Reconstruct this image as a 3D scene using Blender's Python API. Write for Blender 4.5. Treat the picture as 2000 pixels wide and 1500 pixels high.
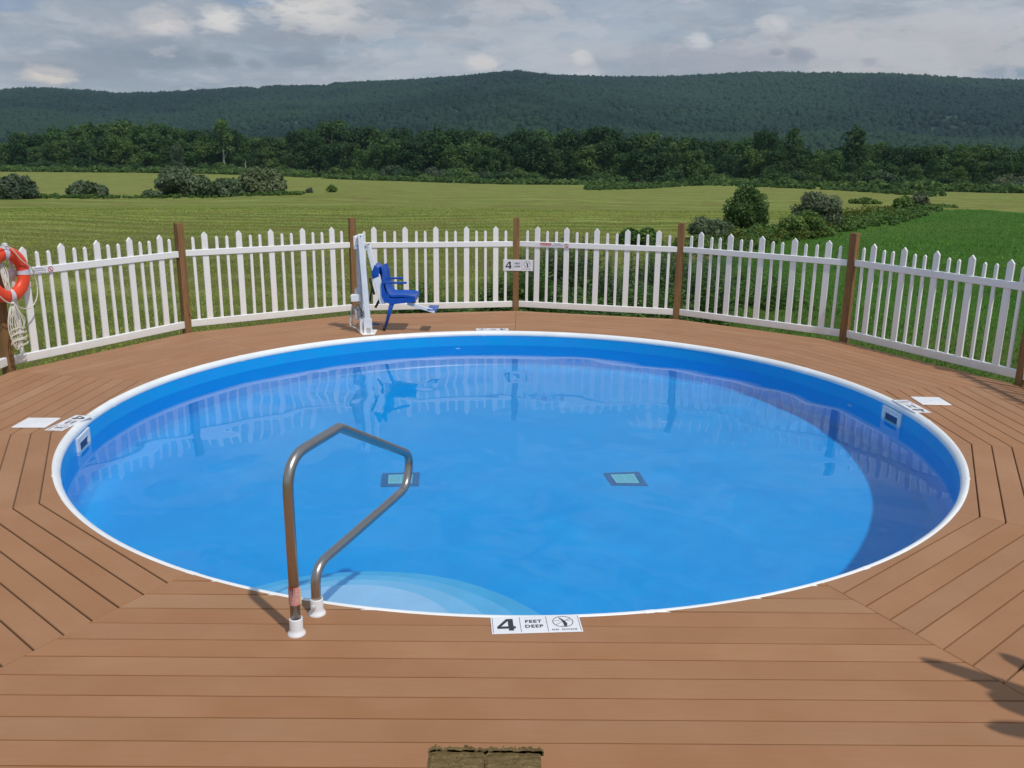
import bpy, bmesh, math, random
import numpy as np
from mathutils import Vector, Matrix, noise
from math import sin, cos, tan, atan2, pi, radians, degrees, sqrt, hypot, exp

S = bpy.context.scene
for o in list(bpy.data.objects):
    bpy.data.objects.remove(o)
rnd = random.Random(7)
rng = np.random.default_rng(7)

# ------------------------------------------------------------------ camera
F_PX, YAW, PIT, ROL = 1669.3, -0.00084, 0.25235, 0.01215
CAM = Vector((0.009, -7.380, 2.128))
FW = Vector((sin(YAW) * cos(PIT), cos(YAW) * cos(PIT), -sin(PIT)))
R0 = Vector((cos(YAW), -sin(YAW), 0)); U0 = R0.cross(FW)
RT = R0 * cos(ROL) + U0 * sin(ROL); UP = -R0 * sin(ROL) + U0 * cos(ROL)
cd = bpy.data.cameras.new('camera'); cam = bpy.data.objects.new('camera', cd)
S.collection.objects.link(cam); S.camera = cam
cd.sensor_width = 36; cd.lens = F_PX * 36 / 2000; cd.clip_end = 12000; cd.clip_start = .05
m = Matrix((RT, UP, -FW)).transposed().to_4x4(); m.translation = CAM
cam.matrix_world = m

# ------------------------------------------------------------------ light
SUN_DIR = Vector((0.65 * cos(radians(58)), -0.76 * cos(radians(58)), sin(radians(58)))).normalized()
sd = bpy.data.lights.new('sun', 'SUN'); sd.energy = 2.35; sd.angle = radians(1.4); sd.color = (1, .955, .89)
sun = bpy.data.objects.new('sun', sd); S.collection.objects.link(sun)
sun.rotation_euler = SUN_DIR.to_track_quat('Z', 'Y').to_euler(); sun.location = (20, -20, 40)
sd.cycles.is_caustics_light = True

S.view_settings.view_transform = 'Standard'; S.view_settings.look = 'None'
S.view_settings.exposure = .2; S.view_settings.gamma = 1; S.view_settings.use_curve_mapping = False
S.render.engine = 'CYCLES'
cy = S.cycles
cy.max_bounces = 14; cy.diffuse_bounces = 6; cy.glossy_bounces = 4; cy.transmission_bounces = 8
cy.transparent_max_bounces = 8; cy.volume_bounces = 0; cy.sample_clamp_indirect = 6
cy.use_denoising = True
cy.use_adaptive_sampling = True

# node helper ---------------------------------------------------------------
class N:
    def __init__(s, tree): s.t = tree; s.t.nodes.clear()
    def n(s, typ, ins=None, **kw):
        nd = s.t.nodes.new(typ)
        for k, v in kw.items(): setattr(nd, k, v)
        for k, v in (ins or {}).items():
            if isinstance(v, bpy.types.NodeSocket): s.t.links.new(v, nd.inputs[k])
            else: nd.inputs[k].default_value = v
        return nd
    def math(s, op, a, b=0.0, c=0.0, clamp=False):
        nd = s.t.nodes.new('ShaderNodeMath'); nd.operation = op; nd.use_clamp = clamp
        for i, v in enumerate((a, b, c)):
            if isinstance(v, bpy.types.NodeSocket): s.t.links.new(v, nd.inputs[i])
            else: nd.inputs[i].default_value = v
        return nd.outputs[0]
    def mix(s, f, a, b, mode='MIX'):
        nd = s.t.nodes.new('ShaderNodeMix'); nd.data_type = 'RGBA'; nd.blend_type = mode
        for i, v in ((0, f), (6, a), (7, b)):
            if isinstance(v, bpy.types.NodeSocket): s.t.links.new(v, nd.inputs[i])
            else: nd.inputs[i].default_value = v if i == 0 else (*v[:3], 1)
        return nd.outputs[2]
    def ramp(s, f, stops):
        nd = s.t.nodes.new('ShaderNodeValToRGB'); s.t.links.new(f, nd.inputs[0])
        e = nd.color_ramp.elements
        while len(e) > 1: e.remove(e[-1])
        for i, (p, c) in enumerate(stops):
            el = e[0] if i == 0 else e.new(p)
            el.position = p; el.color = (c, c, c, 1) if isinstance(c, (int, float)) else (*c, 1)
        return nd.outputs[0]
    def smooth(s, x, a, b):
        nd = s.t.nodes.new('ShaderNodeMapRange'); nd.interpolation_type = 'SMOOTHSTEP'
        s.t.links.new(x, nd.inputs[0]); nd.inputs[1].default_value = a; nd.inputs[2].default_value = b
        return nd.outputs[0]
    def noise(s, vec, scale, detail=4, rough=.55, dist=0, out=0):
        nd = s.n('ShaderNodeTexNoise', {'Scale': scale, 'Detail': detail, 'Roughness': rough, 'Distortion': dist})
        if vec is not None: s.t.links.new(vec, nd.inputs['Vector'])
        return nd.outputs[out]
    def scale(s, vec, sc):
        return s.n('ShaderNodeVectorMath', {0: vec, 1: sc}, operation='MULTIPLY').outputs[0]

def azel(px, py):
    d = FW + RT * ((px - 1000) / F_PX) + UP * ((750 - py) / F_PX); d.normalize()
    return atan2(d.x, d.y), math.asin(d.z)

# ------------------------------------------------------------------ world
W = bpy.data.worlds.new("World"); S.world = W; W.use_nodes = True
w = N(W.node_tree)
sky = w.n('ShaderNodeTexSky', sky_type='NISHITA', sun_disc=False, sun_elevation=radians(58), sun_rotation=atan2(.65, -.76))
tc = w.n('ShaderNodeTexCoord').outputs['Generated']
sx = w.n('ShaderNodeSeparateXYZ', {0: tc})
X_, Y_, Z_ = sx.outputs
az = w.math('ARCTAN2', X_, Y_); el = w.math('ARCSINE', Z_)
zz = w.math('MAXIMUM', w.math('ADD', Z_, .10), .02)
pl = w.n('ShaderNodeCombineXYZ', {0: w.math('DIVIDE', X_, zz), 1: w.math('DIVIDE', Y_, zz), 2: .3}).outputs[0]
ae = w.n('ShaderNodeCombineXYZ', {0: az, 1: w.math('MULTIPLY', el, 2.6), 2: 1.7}).outputs[0]
n1 = w.noise(pl, .55, 7, .6, .5)
n2 = w.noise(ae, 5.5, 9, .62, .5)
n3 = w.noise(ae, 14, 6, .6, .2)
n4 = w.noise(ae, 34, 6, .65, .3)
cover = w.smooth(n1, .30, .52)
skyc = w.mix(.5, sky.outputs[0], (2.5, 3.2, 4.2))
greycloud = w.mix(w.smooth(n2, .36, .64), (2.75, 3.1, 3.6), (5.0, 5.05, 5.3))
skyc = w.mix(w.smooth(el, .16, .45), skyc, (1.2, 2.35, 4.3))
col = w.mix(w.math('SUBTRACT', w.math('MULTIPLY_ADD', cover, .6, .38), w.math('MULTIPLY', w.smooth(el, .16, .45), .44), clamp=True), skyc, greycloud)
# low clear strip above the hills
col = w.mix(w.math('MULTIPLY', w.smooth(el, .22, .05), .45), col, (3.7, 4.15, 4.6))
wisp = w.n('ShaderNodeCombineXYZ', {0: az, 1: w.math('MULTIPLY', el, 5.5), 2: 4.1}).outputs[0]
n5 = w.noise(wisp, 9, 9, .66, .6)
col = w.mix(w.math('MULTIPLY', w.smooth(n5, .52, .68), .55), col, (5.4, 5.4, 5.6))
col = w.mix(w.math('MULTIPLY', w.smooth(n5, .46, .33), .5), col, (2.7, 3.05, 3.6))
# clouds that stand out: (px, py, half width px, half height px, brightness, colour)
def blob(col, px, py, sx_, sy_, amt, c, rough=.9, inner=.25):
    a0, e0 = azel(px, py)
    dn = w.math('MULTIPLY', w.math('SUBTRACT', n3, .5), rough * 1.6)
    dn2 = w.math('MULTIPLY', w.math('SUBTRACT', n2, .5), rough * 1.5)
    dx = w.math('ADD', w.math('MULTIPLY', w.math('SUBTRACT', az, a0), F_PX / sx_), dn2)
    dy = w.math('ADD', w.math('MULTIPLY', w.math('SUBTRACT', el, e0), F_PX / sy_), dn)
    d = w.math('SQRT', w.math('ADD', w.math('MULTIPLY', dx, dx), w.math('MULTIPLY', dy, dy)))
    d = w.math('ADD', d, w.math('MULTIPLY', w.math('SUBTRACT', n4, .5), 1.9))
    body = w.math('MULTIPLY_ADD', w.smooth(n4, .3, .62), .5, .62)
    return w.mix(w.math('MULTIPLY', w.math('MULTIPLY', w.smooth(d, 1.1, inner + .15), amt), body, clamp=True), col, c)
warm = (6.0, 5.5, 4.9); white = (6.2, 6.2, 6.2); dark = (2.35, 2.65, 3.05); blue = (2.0, 2.9, 4.6)
for args in [(1750, 105, 380, 62, .75, (5.3, 4.9, 4.75), .7), (1400, 118, 260, 30, .5, (4.4, 4.2, 4.5), .7),
             (480, 2, 60, 12, .7, blue), (20, 5, 70, 22, .6, blue), (1250, 10, 500, 40, .35, (2.9, 3.3, 4.0)),
             (120, 125, 150, 26, .5, (2.9, 3.05, 3.35)), (300, 112, 150, 22, .65, dark), (230, 85, 120, 20, .5, dark),
             (600, 70, 150, 26, .6, (3.0, 3.05, 3.3)), (590, 118, 75, 18, .75, dark), (425, 118, 34, 15, .8, dark),
             (500, 125, 22, 12, .7, dark), (920, 45, 100, 12, .5, dark),
             (600, 25, 115, 40, 1., (6.3, 6.0, 5.7)), (560, 12, 50, 16, .8, (6.6, 6.3, 6.0)), (700, 60, 70, 16, .5, (4.7, 4.5, 4.5)), (425, 42, 42, 26, 1., (6.8, 6.5, 6.2)),
             (312, 45, 52, 28, 1., (6.3, 5.9, 5.7)), (250, 60, 60, 18, .6, (5.0, 4.8, 4.8)), (90, 146, 46, 20, 1., (6.8, 6.1, 5.4)), (940, 123, 42, 18, 1., (6.8, 6.3, 5.8)),
             (1138, 112, 21, 17, 1., (6.4, 6.1, 5.8)), (1510, 45, 40, 22, .9, (5.8, 5.6, 5.6)), (1362, 82, 28, 17, .9, white),
             (880, 72, 80, 14, .5, (4.6, 4.4, 4.4)), (1000, 10, 120, 18, .6, (5.0, 4.8, 4.8)), (1560, 108, 34, 15, .75, (2.7, 2.8, 3.3), 1.0),
             (1700, 120, 28, 11, .75, (2.7, 2.8, 3.3), 1.0), (1515, 103, 18, 8, .7, (2.8, 2.9, 3.4), 1.0), (1970, 142, 70, 12, .8, (2.4, 2.9, 3.5), .6)]:
    col = blob(col, *args)
for args in [(600, 72, 110, 14, .6, (3.0, 3.15, 3.6)), (310, 78, 60, 10, .55, (3.0, 3.15, 3.6)), (430, 72, 40, 9, .5, (3.0, 3.2, 3.6)), (90, 168, 50, 8, .4, (3.3, 3.5, 3.9)), (1510, 72, 44, 9, .5, (3.2, 3.3, 3.8)), (800, 60, 60, 10, .4, (3.2, 3.4, 3.8))]:
    col = blob(col, *args)
n6 = w.noise(ae, 8.5, 12, .6, .25)
col = w.mix(w.math('MULTIPLY', w.smooth(n6, .54, .57), .34), col, (5.6, 5.5, 5.6))
col = w.mix(w.math('MULTIPLY', w.smooth(n6, .455, .42), .30), col, (2.75, 3.05, 3.55))
below = w.smooth(Z_, -.02, -.2)
col = w.mix(below, col, (.5, .7, .35))
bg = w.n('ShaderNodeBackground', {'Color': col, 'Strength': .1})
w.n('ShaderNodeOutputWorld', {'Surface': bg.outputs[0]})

# ------------------------------------------------------------------ geometry helpers
def ray(px, py):
    return (FW + RT * ((px - 1000) / F_PX) + UP * ((750 - py) / F_PX))
def at(px, py, D):          # point on a photo ray at horizontal distance D from the camera
    d = ray(px, py); return CAM + d * (D / hypot(d.x, d.y))
def on_z(px, py, z=0.):
    d = ray(px, py); return CAM + d * ((z - CAM.z) / d.z)

def link(o): S.collection.objects.link(o); return o
def tag(o, label=None, cat=None, group=None, kind=None):
    if label: o['label'] = label
    if cat: o['category'] = cat
    if group: o['group'] = group
    if kind: o['kind'] = kind
    return o
def empty(name, loc=(0, 0, 0), rz=0., **kw):
    o = bpy.data.objects.new(name, None); o.location = loc; o.rotation_euler = (0, 0, rz); o.empty_display_size = .1
    link(o); return tag(o, **kw)
def mesh_obj(name, me, mat=None, parent=None, loc=(0, 0, 0), rot=(0, 0, 0), smooth=False):
    if mat and not me.materials: me.materials.append(mat)
    o = bpy.data.objects.new(name, me); o.location = loc; o.rotation_euler = rot
    if parent is not None: o.parent = parent
    link(o)
    if smooth:
        me.polygons.foreach_set('use_smooth', [True] * len(me.polygons))
    return o
def pyd(name, v, f, mat=None, parent=None, loc=(0, 0, 0), rot=(0, 0, 0), smooth=False):
    me = bpy.data.meshes.new(name); me.from_pydata([tuple(a) for a in v], [], f); me.update()
    return mesh_obj(name, me, mat, parent, loc, rot, smooth)
def bulk(name, v, faces, k, mat, attr=None):     # numpy mesh: faces (n,k) indices
    me = bpy.data.meshes.new(name); v = np.asarray(v, np.float32); faces = np.asarray(faces, np.int32)
    me.vertices.add(len(v)); me.vertices.foreach_set('co', v.ravel())
    me.loops.add(faces.size); me.loops.foreach_set('vertex_index', faces.ravel())
    me.polygons.add(len(faces)); me.polygons.foreach_set('loop_start', np.arange(0, faces.size, k, dtype=np.int32))
    me.polygons.foreach_set('loop_total', np.full(len(faces), k, np.int32))
    me.update(calc_edges=True)
    if attr is not None:
        a = me.color_attributes.new('tint', 'FLOAT_COLOR', 'CORNER')
        c = np.ones((len(faces), k, 4), np.float32); c[:, :, :3] = np.asarray(attr, np.float32)[:, None, :]
        a.data.foreach_set('color', c.ravel())
    me.materials.append(mat); return me

class MB:                                           # small mesh builder
    def __init__(s): s.v = []; s.f = []
    def add(s, v, f):
        b = len(s.v); s.v += [tuple(a) for a in v]; s.f += [tuple(i + b for i in q) for q in f]; return s
    def box(s, x0, x1, y0, y1, z0, z1, M=None):
        v = [Vector((x, y, z)) for z in (z0, z1) for y in (y0, y1) for x in (x0, x1)]
        if M is not None: v = [M @ a for a in v]
        return s.add(v, [(0, 2, 3, 1), (4, 5, 7, 6), (0, 1, 5, 4), (2, 6, 7, 3), (0, 4, 6, 2), (1, 3, 7, 5)])
    def bar(s, a, b, wx, wy, up=(0, 0, 1)):         # box from a to b
        a = Vector(a); b = Vector(b); d = (b - a); L = d.length; d.normalize()
        x = d.cross(Vector(up)); x = x.normalized() if x.length > 1e-4 else Vector((1, 0, 0)); y = x.cross(d)
        M = Matrix((x, y, d)).transposed().to_4x4(); M.translation = a
        return s.box(-wx / 2, wx / 2, -wy / 2, wy / 2, 0, L, M)
    def prism(s, poly, z0, z1, M=None):             # poly in xy
        n = len(poly); v = [Vector((x, y, z0)) for x, y in poly] + [Vector((x, y, z1)) for x, y in poly]
        if M is not None: v = [M @ a for a in v]
        return s.add(v, [tuple(range(n))[::-1], tuple(range(n, 2 * n))] + [(i, (i + 1) % n, n + (i + 1) % n, n + i) for i in range(n)])
    def tube(s, pts, r, n=10, caps=True, closed=False):
        pts = [Vector(p) for p in pts]; m = len(pts); rings = []; prev = None
        rr = r if isinstance(r, (list, tuple)) else [r] * m
        for i, p in enumerate(pts):
            if closed: t = pts[(i + 1) % m] - pts[i - 1]
            else: t = pts[min(i + 1, m - 1)] - pts[max(i - 1, 0)]
            t.normalize()
            if prev is None:
                x = t.cross(Vector((0, 0, 1)));
                if x.length < .01: x = t.cross(Vector((1, 0, 0)))
            else: x = prev - t * prev.dot(t)
            x.normalize(); prev = x; y = t.cross(x)
            rings.append([p + (x * cos(2 * pi * k / n) + y * sin(2 * pi * k / n)) * rr[i] for k in range(n)])
        v = [q for g in rings for q in g]; f = []
        for i in range(m if closed else m - 1):
            j = (i + 1) % m
            for k in range(n): f.append((i * n + k, i * n + (k + 1) % n, j * n + (k + 1) % n, j * n + k))
        if caps and not closed: f += [tuple(range(n))[::-1], tuple(range((m - 1) * n, m * n))]
        return s.add(v, f)
    def lathe(s, prof, n=24, M=None, close=False):
        v = [Vector((r * cos(2 * pi * k / n), r * sin(2 * pi * k / n), z)) for r, z in prof for k in range(n)]
        if M is not None: v = [M @ a for a in v]
        m = len(prof)
        f = [(i * n + k, i * n + (k + 1) % n, (i + 1) * n + (k + 1) % n, (i + 1) * n + k) for i in range(m - 1) for k in range(n)]
        return s.add(v, f)
    def build(s, name, mat, parent=None, loc=(0, 0, 0), rot=(0, 0, 0), smooth=False, bevel=0, angle=None):
        o = pyd(name, s.v, s.f, mat, parent, loc, rot, smooth)
        if bevel:
            bm = bmesh.new(); bm.from_mesh(o.data)
            bmesh.ops.bevel(bm, geom=[e for e in bm.edges if len(e.link_faces) == 2 and e.calc_face_angle(0) > .5], offset=bevel, segments=1, affect='EDGES', profile=.5)
            bm.to_mesh(o.data); bm.free()
        if angle: 
            try: o.data.set_sharp_from_angle(angle=angle)
            except Exception: pass
        return o

def copy_part(o, parent, loc=None, rot=None):
    c = o.copy(); link(c); c.parent = parent
    if loc is not None: c.location = loc
    if rot is not None: c.rotation_euler = rot
    return c

# ------------------------------------------------------------------ materials
def mat(name, build):
    m = bpy.data.materials.new(name); m.use_nodes = True; n = N(m.node_tree); build(n); return m
def out(n, sh, vol=None): n.n('ShaderNodeOutputMaterial', {'Surface': sh})
def pbsdf(n, color, rough=.5, metal=0., spec=.5, normal=None, **kw):
    ins = {'Base Color': color if isinstance(color, bpy.types.NodeSocket) else (*color, 1), 'Roughness': rough, 'Metallic': metal, 'Specular IOR Level': spec}
    if normal is not None: ins['Normal'] = normal
    ins.update(kw)
    return n.n('ShaderNodeBsdfPrincipled', ins).outputs[0]
def bump(n, h, strength=.3, dist=.01):
    return n.n('ShaderNodeBump', {'Height': h, 'Strength': strength, 'Distance': dist}).outputs[0]
def simple(name, col, rough=.5, metal=0, spec=.5, var=.08, vscale=6., bmp=0, bscale=60.):
    def b(n):
        tc = n.n('ShaderNodeTexCoord').outputs['Object']
        nz = n.noise(tc, vscale, 5, .6)
        c = n.mix(n.math('MULTIPLY', n.smooth(nz, .3, .7), 1), tuple(x * (1 - var) for x in col), tuple(min(1, x * (1 + var)) for x in col))
        nm = bump(n, n.noise(tc, bscale, 3), bmp, .004) if bmp else None
        out(n, pbsdf(n, c, n.math('MULTIPLY_ADD', nz, .2, rough - .1) if rough > .12 else rough, metal, spec, nm))
    return mat(name, b)

def deck_b(n):
    tc = n.n('ShaderNodeTexCoord').outputs['Object']; oi = n.n('ShaderNodeObjectInfo')
    rv = oi.outputs['Random']; lv = n.n('ShaderNodeVectorMath', {0: tc, 1: n.n('ShaderNodeCombineXYZ', {0: n.math('MULTIPLY', rv, 37.), 1: n.math('MULTIPLY', rv, 11.)}).outputs[0]}, operation='ADD').outputs[0]
    base = n.ramp(rv, [(0., (0.347, 0.159, 0.067)), (.22, (0.362, 0.171, 0.074)), (.4, (0.320, 0.152, 0.069)), (.6, (0.378, 0.178, 0.076)), (.78, (0.342, 0.175, 0.084)), (.90, (0.358, 0.166, 0.069)), (.96, (0.383, 0.208, 0.104)), (1., (0.388, 0.212, 0.107))])
    base = n.mix(oi.outputs['Color'], base, base)
    big = n.noise(lv, 1.1, 4, .6); grain = n.noise(n.scale(lv, (3., 60., 60.)), 1.5, 5, .65)
    fine = n.noise(n.scale(lv, (12., 220., 220.)), 1.2, 3, .7)
    c = n.mix(n.smooth(big, .3, .72), n.mix(.20, base, (.25, .12, .06)), n.mix(.16, base, (.55, .36, .24)))
    c = n.mix(n.math('MULTIPLY', n.smooth(grain, .35, .75), .16), c, (.24, .115, .06))
    # scuffs and stains
    geo = n.n('ShaderNodeNewGeometry').outputs['Position']
    st = n.math('MULTIPLY', n.smooth(n.noise(geo, 1.7, 6, .7, .5), .63, .74), .22)
    c = n.mix(st, c, (.16, .10, .06))
    st2 = n.math('MULTIPLY', n.smooth(n.noise(geo, 6.5, 6, .75, .8), .70, .78), .25)
    c = n.mix(st2, c, (.62, .5, .4))
    out(n, pbsdf(n, c, n.math('MULTIPLY_ADD', grain, .2, .55), 0, .2, bump(n, n.math('ADD', grain, n.math('MULTIPLY', fine, .6)), .25, .0012), **{'Sheen Weight': .22, 'Sheen Roughness': .5, 'Sheen Tint': (.85, .6, .42, 1)}))
M_deck = mat('composite_decking', deck_b)

def vinyl_b(n):
    geo = n.n('ShaderNodeNewGeometry').outputs['Position']
    dirt = n.math('MULTIPLY', n.smooth(n.noise(geo, 5, 6, .7), .45, .8), .16)
    c = n.mix(dirt, (.88, .88, .86), (.68, .66, .60))
    sp = n.n('ShaderNodeSeparateXYZ', {0: geo}).outputs[2]
    low = n.math('MULTIPLY', n.smooth(n.math('MULTIPLY_ADD', n.noise(geo, 9, 4), .25, sp), .32, .12), .22)
    c = n.mix(low, c, (.50, .49, .40))
    out(n, pbsdf(n, c, .38, 0, .45, bump(n, n.noise(geo, 14, 2), .05, .003)))
M_vinyl = mat('white_vinyl', vinyl_b)

def wood_b(base, darkc, tip=None):
    def b(n):
        tc = n.n('ShaderNodeTexCoord').outputs['Object']; rv = n.n('ShaderNodeObjectInfo').outputs['Random']
        v = n.n('ShaderNodeVectorMath', {0: tc, 1: n.n('ShaderNodeCombineXYZ', {0: n.math('MULTIPLY', rv, 9.), 2: n.math('MULTIPLY', rv, 23.)}).outputs[0]}, operation='ADD').outputs[0]
        g = n.noise(n.scale(v, (28., 28., 1.3)), 1.6, 6, .62, 1.2); g2 = n.noise(n.scale(v, (90., 90., 5.)), 1.4, 4, .7)
        c = n.mix(n.smooth(g, .3, .7), darkc, base)
        c = n.mix(n.math('MULTIPLY', n.smooth(g2, .4, .8), .35), c, tuple(x * .5 for x in darkc))
        kn = n.n('ShaderNodeTexVoronoi', {'Vector': n.scale(v, (7., 7., 2.6)), 'Scale': 1.}).outputs[0]
        c = n.mix(n.math('MULTIPLY', n.smooth(kn, .12, .03), .8), c, (.05, .028, .015))
        out(n, pbsdf(n, c, .8, 0, .25, bump(n, n.math('ADD', g, g2), .5, .003)))
    return b
M_post = mat('treated_post_wood', wood_b((.33, .188, .082), (.19, .102, .042)))
def rough_b(n):
    tc = n.n('ShaderNodeTexCoord').outputs['Object']
    g = n.noise(n.n('ShaderNodeVectorRotate', {'Vector': n.scale(tc, (14., 60., 30.)), 'Angle': .5}, rotation_type='Z_AXIS').outputs[0], 1.6, 6, .7, .8)
    g2 = n.noise(tc, 120, 5, .75); sp = n.noise(tc, 220, 2)
    c = n.mix(n.smooth(g, .3, .7), (.12, .082, .03), (.30, .215, .095))
    c = n.mix(n.math('MULTIPLY', n.smooth(g2, .5, .7), .6), c, (.07, .05, .02))
    c = n.mix(n.math('MULTIPLY', n.smooth(sp, .70, .76), .8), c, (.7, .62, .42))
    out(n, pbsdf(n, c, .95, 0, .15, bump(n, n.math('ADD', g, g2), 1., .006)))
M_rough = mat('rough_sawn_end_grain', rough_b)

def liner_b(n):
    geo = n.n('ShaderNodeNewGeometry').outputs['Position']
    a = n.noise(geo, 9, 6, .7); b_ = n.noise(geo, 1.6, 4, .6)
    c = n.mix(n.smooth(a, .3, .7), (.001, .40, .82), (.002, .44, .86))
    c = n.mix(n.math('MULTIPLY', n.smooth(b_, .35, .7), .5), c, (.003, .46, .87))
    out(n, pbsdf(n, c, .45, 0, .4, bump(n, n.noise(geo, 3.2, 3), .12, .02)))
M_liner = mat('blue_vinyl_liner', liner_b)
def wall_b(n):
    geo = n.n('ShaderNodeNewGeometry').outputs['Position']
    a = n.noise(geo, 4, 5, .6)
    c = n.mix(n.smooth(a, .3, .7), (.001, .37, .78), (.002, .405, .82))
    z = n.n('ShaderNodeSeparateXYZ', {0: geo}).outputs[2]
    c = n.mix(n.math('MULTIPLY', n.smooth(z, -.186, -.17), n.smooth(n.noise(geo, 6, 5, .7), .3, .7)), c, (.02, .34, .80))
    out(n, pbsdf(n, c, .32, 0, .5, bump(n, n.noise(n.scale(geo, (1., 1., .3)), 5, 3), .25, .012)))
M_wall = mat('pool_wall_liner', wall_b)
M_coping = simple('white_resin_coping', (.84, .86, .85), .35, var=.05, vscale=3)
M_plastic = simple('white_plastic', (.80, .81, .82), .4, var=.04)
M_grayplastic = simple('grey_plastic', (.50, .51, .52), .45, var=.06)
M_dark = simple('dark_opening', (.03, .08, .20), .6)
M_black = simple('black_rubber', (.015, .015, .018), .6)
M_print = simple('black_print', (.035, .037, .045), .5, var=.1, vscale=40)
M_graprint = simple('worn_grey_print', (.12, .12, .14), .5, var=.1)
M_red = simple('red_print', (.62, .05, .04), .45, var=.1)
M_blue = simple('blue_moulded_plastic', (.008, .085, .42), .33, spec=.5, var=.1, vscale=12)
M_bluedark = simple('blue_strap', (.006, .05, .22), .5)
M_orange = simple('orange_ring_skin', (.86, .075, .022), .38, var=.08, vscale=14)
M_tape = simple('grey_white_tape', (.66, .64, .70), .5, var=.06, vscale=30)
M_rope = simple('cream_rope', (.74, .70, .60), .8, var=.12, vscale=90, bmp=.6, bscale=300)
M_pink = simple('faded_pink_label', (.72, .36, .34), .5, var=.1, vscale=90)
M_paper = simple('white_sign_plastic', (.80, .80, .83), .4, var=.03)
M_stepm = [simple('step_water_tint_' + k, c, .5, var=.04, vscale=5) for k, c in (('deep', (.09, .54, .80)), ('mid', (.17, .60, .84)), ('upper', (.28, .66, .87)), ('top', (.44, .72, .90)))]  # tier colours carry the water's blue tint, painted stronger with depth
def drain_b(n):
    out(n, pbsdf(n, (.26, .74, .76), .5))
M_drain = mat('pale_drain_grate', drain_b)
M_fit = simple('pale_blue_fitting', (.7, .8, .9), .4)
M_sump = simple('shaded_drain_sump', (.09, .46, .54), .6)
M_drainf = simple('grey_drain_flange', (.02, .17, .36), .6)
def steel_b(n):
    tc = n.n('ShaderNodeTexCoord').outputs['Object']
    g = n.noise(tc, 30, 5, .7)
    out(n, pbsdf(n, n.mix(g, (.40, .375, .35), (.50, .47, .44)), n.math('MULTIPLY_ADD', g, .14, .27), 1., .5, bump(n, n.noise(tc, 9, 2), .06, .004)))
M_steel = mat('brushed_stainless', steel_b)
def water_b(n):
    out(n, n.n('ShaderNodeBsdfGlass', {'Color': (.97, 1, 1, 1), 'Roughness': 0., 'IOR': 1.333}).outputs[0])
M_water = mat('pool_water', water_b)

def leaf_b(c1, c2, sheen=.0, trans=.38, spec=.12):
    def b(n):
        at_ = n.n('ShaderNodeVertexColor', layer_name='tint').outputs[0]
        rv = n.n('ShaderNodeObjectInfo').outputs['Random']
        s = n.n('ShaderNodeSeparateColor', {0: at_}).outputs[0]
        c = n.mix(s, c1, c2)
        c = n.mix(1., c, n.ramp(rv, [(0, (.72, .80, .72)), (.5, (1., 1., 1.)), (1, (1.22, 1.1, .95))]), 'MULTIPLY')
        p = pbsdf(n, c, .6, 0, spec)
        t = n.n('ShaderNodeBsdfTranslucent', {'Color': c}).outputs[0]
        out(n, n.n('ShaderNodeMixShader', {0: trans, 1: p, 2: t}).outputs[0])
    return b
M_leafdark = mat('foliage_dark', leaf_b((0.03153, 0.07073, 0.02666), (0.09854, 0.183, 0.06665)))
M_leafmid = mat('foliage_mid', leaf_b((0.05269, 0.1133, 0.03417), (0.1622, 0.2718, 0.08542)))
M_leafpale = mat('foliage_silver', leaf_b((0.0782, 0.1276, 0.05897), (0.2417, 0.3151, 0.1704), spec=.4))
M_leafgrey = mat('foliage_greybrown', leaf_b((0.07605, 0.1141, 0.07313), (0.1996, 0.2523, 0.1511)))
M_hillleaf = mat('foliage_hillside', leaf_b((0.008512, 0.02554, 0.01331), (0.02638, 0.05687, 0.02439), trans=.1))
M_weed = mat('weed_leaves', leaf_b((0.05468, 0.1276, 0.03119), (0.2096, 0.3462, 0.0891), trans=.35))
M_hedge = mat('hedge_leaves', leaf_b((0.06094, 0.1341, 0.0325), (0.2336, 0.3352, 0.09141), trans=.3))
M_yellow = mat('goldenrod_leaves', leaf_b((0.0496, 0.09, 0.018), (0.1612, 0.195, 0.036), trans=.3))
M_grassb = mat('grass_blades', leaf_b((0.1494, 0.2488, 0.0356), (0.448, 0.4974, 0.1157), trans=.35, spec=.2))
M_grassg = mat('lush_grass_blades', leaf_b((0.08172, 0.2302, 0.03146), (0.2414, 0.474, 0.0755), trans=.35, spec=.2))
M_flower = simple('white_petals', (.75, .75, .68), .7)
M_bark = simple('bark', (.10, .082, .065), .9, var=.3, vscale=3, bmp=.5, bscale=20)
M_birch = simple('pale_bark', (.42, .41, .37), .8, var=.2, vscale=2)

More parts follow.
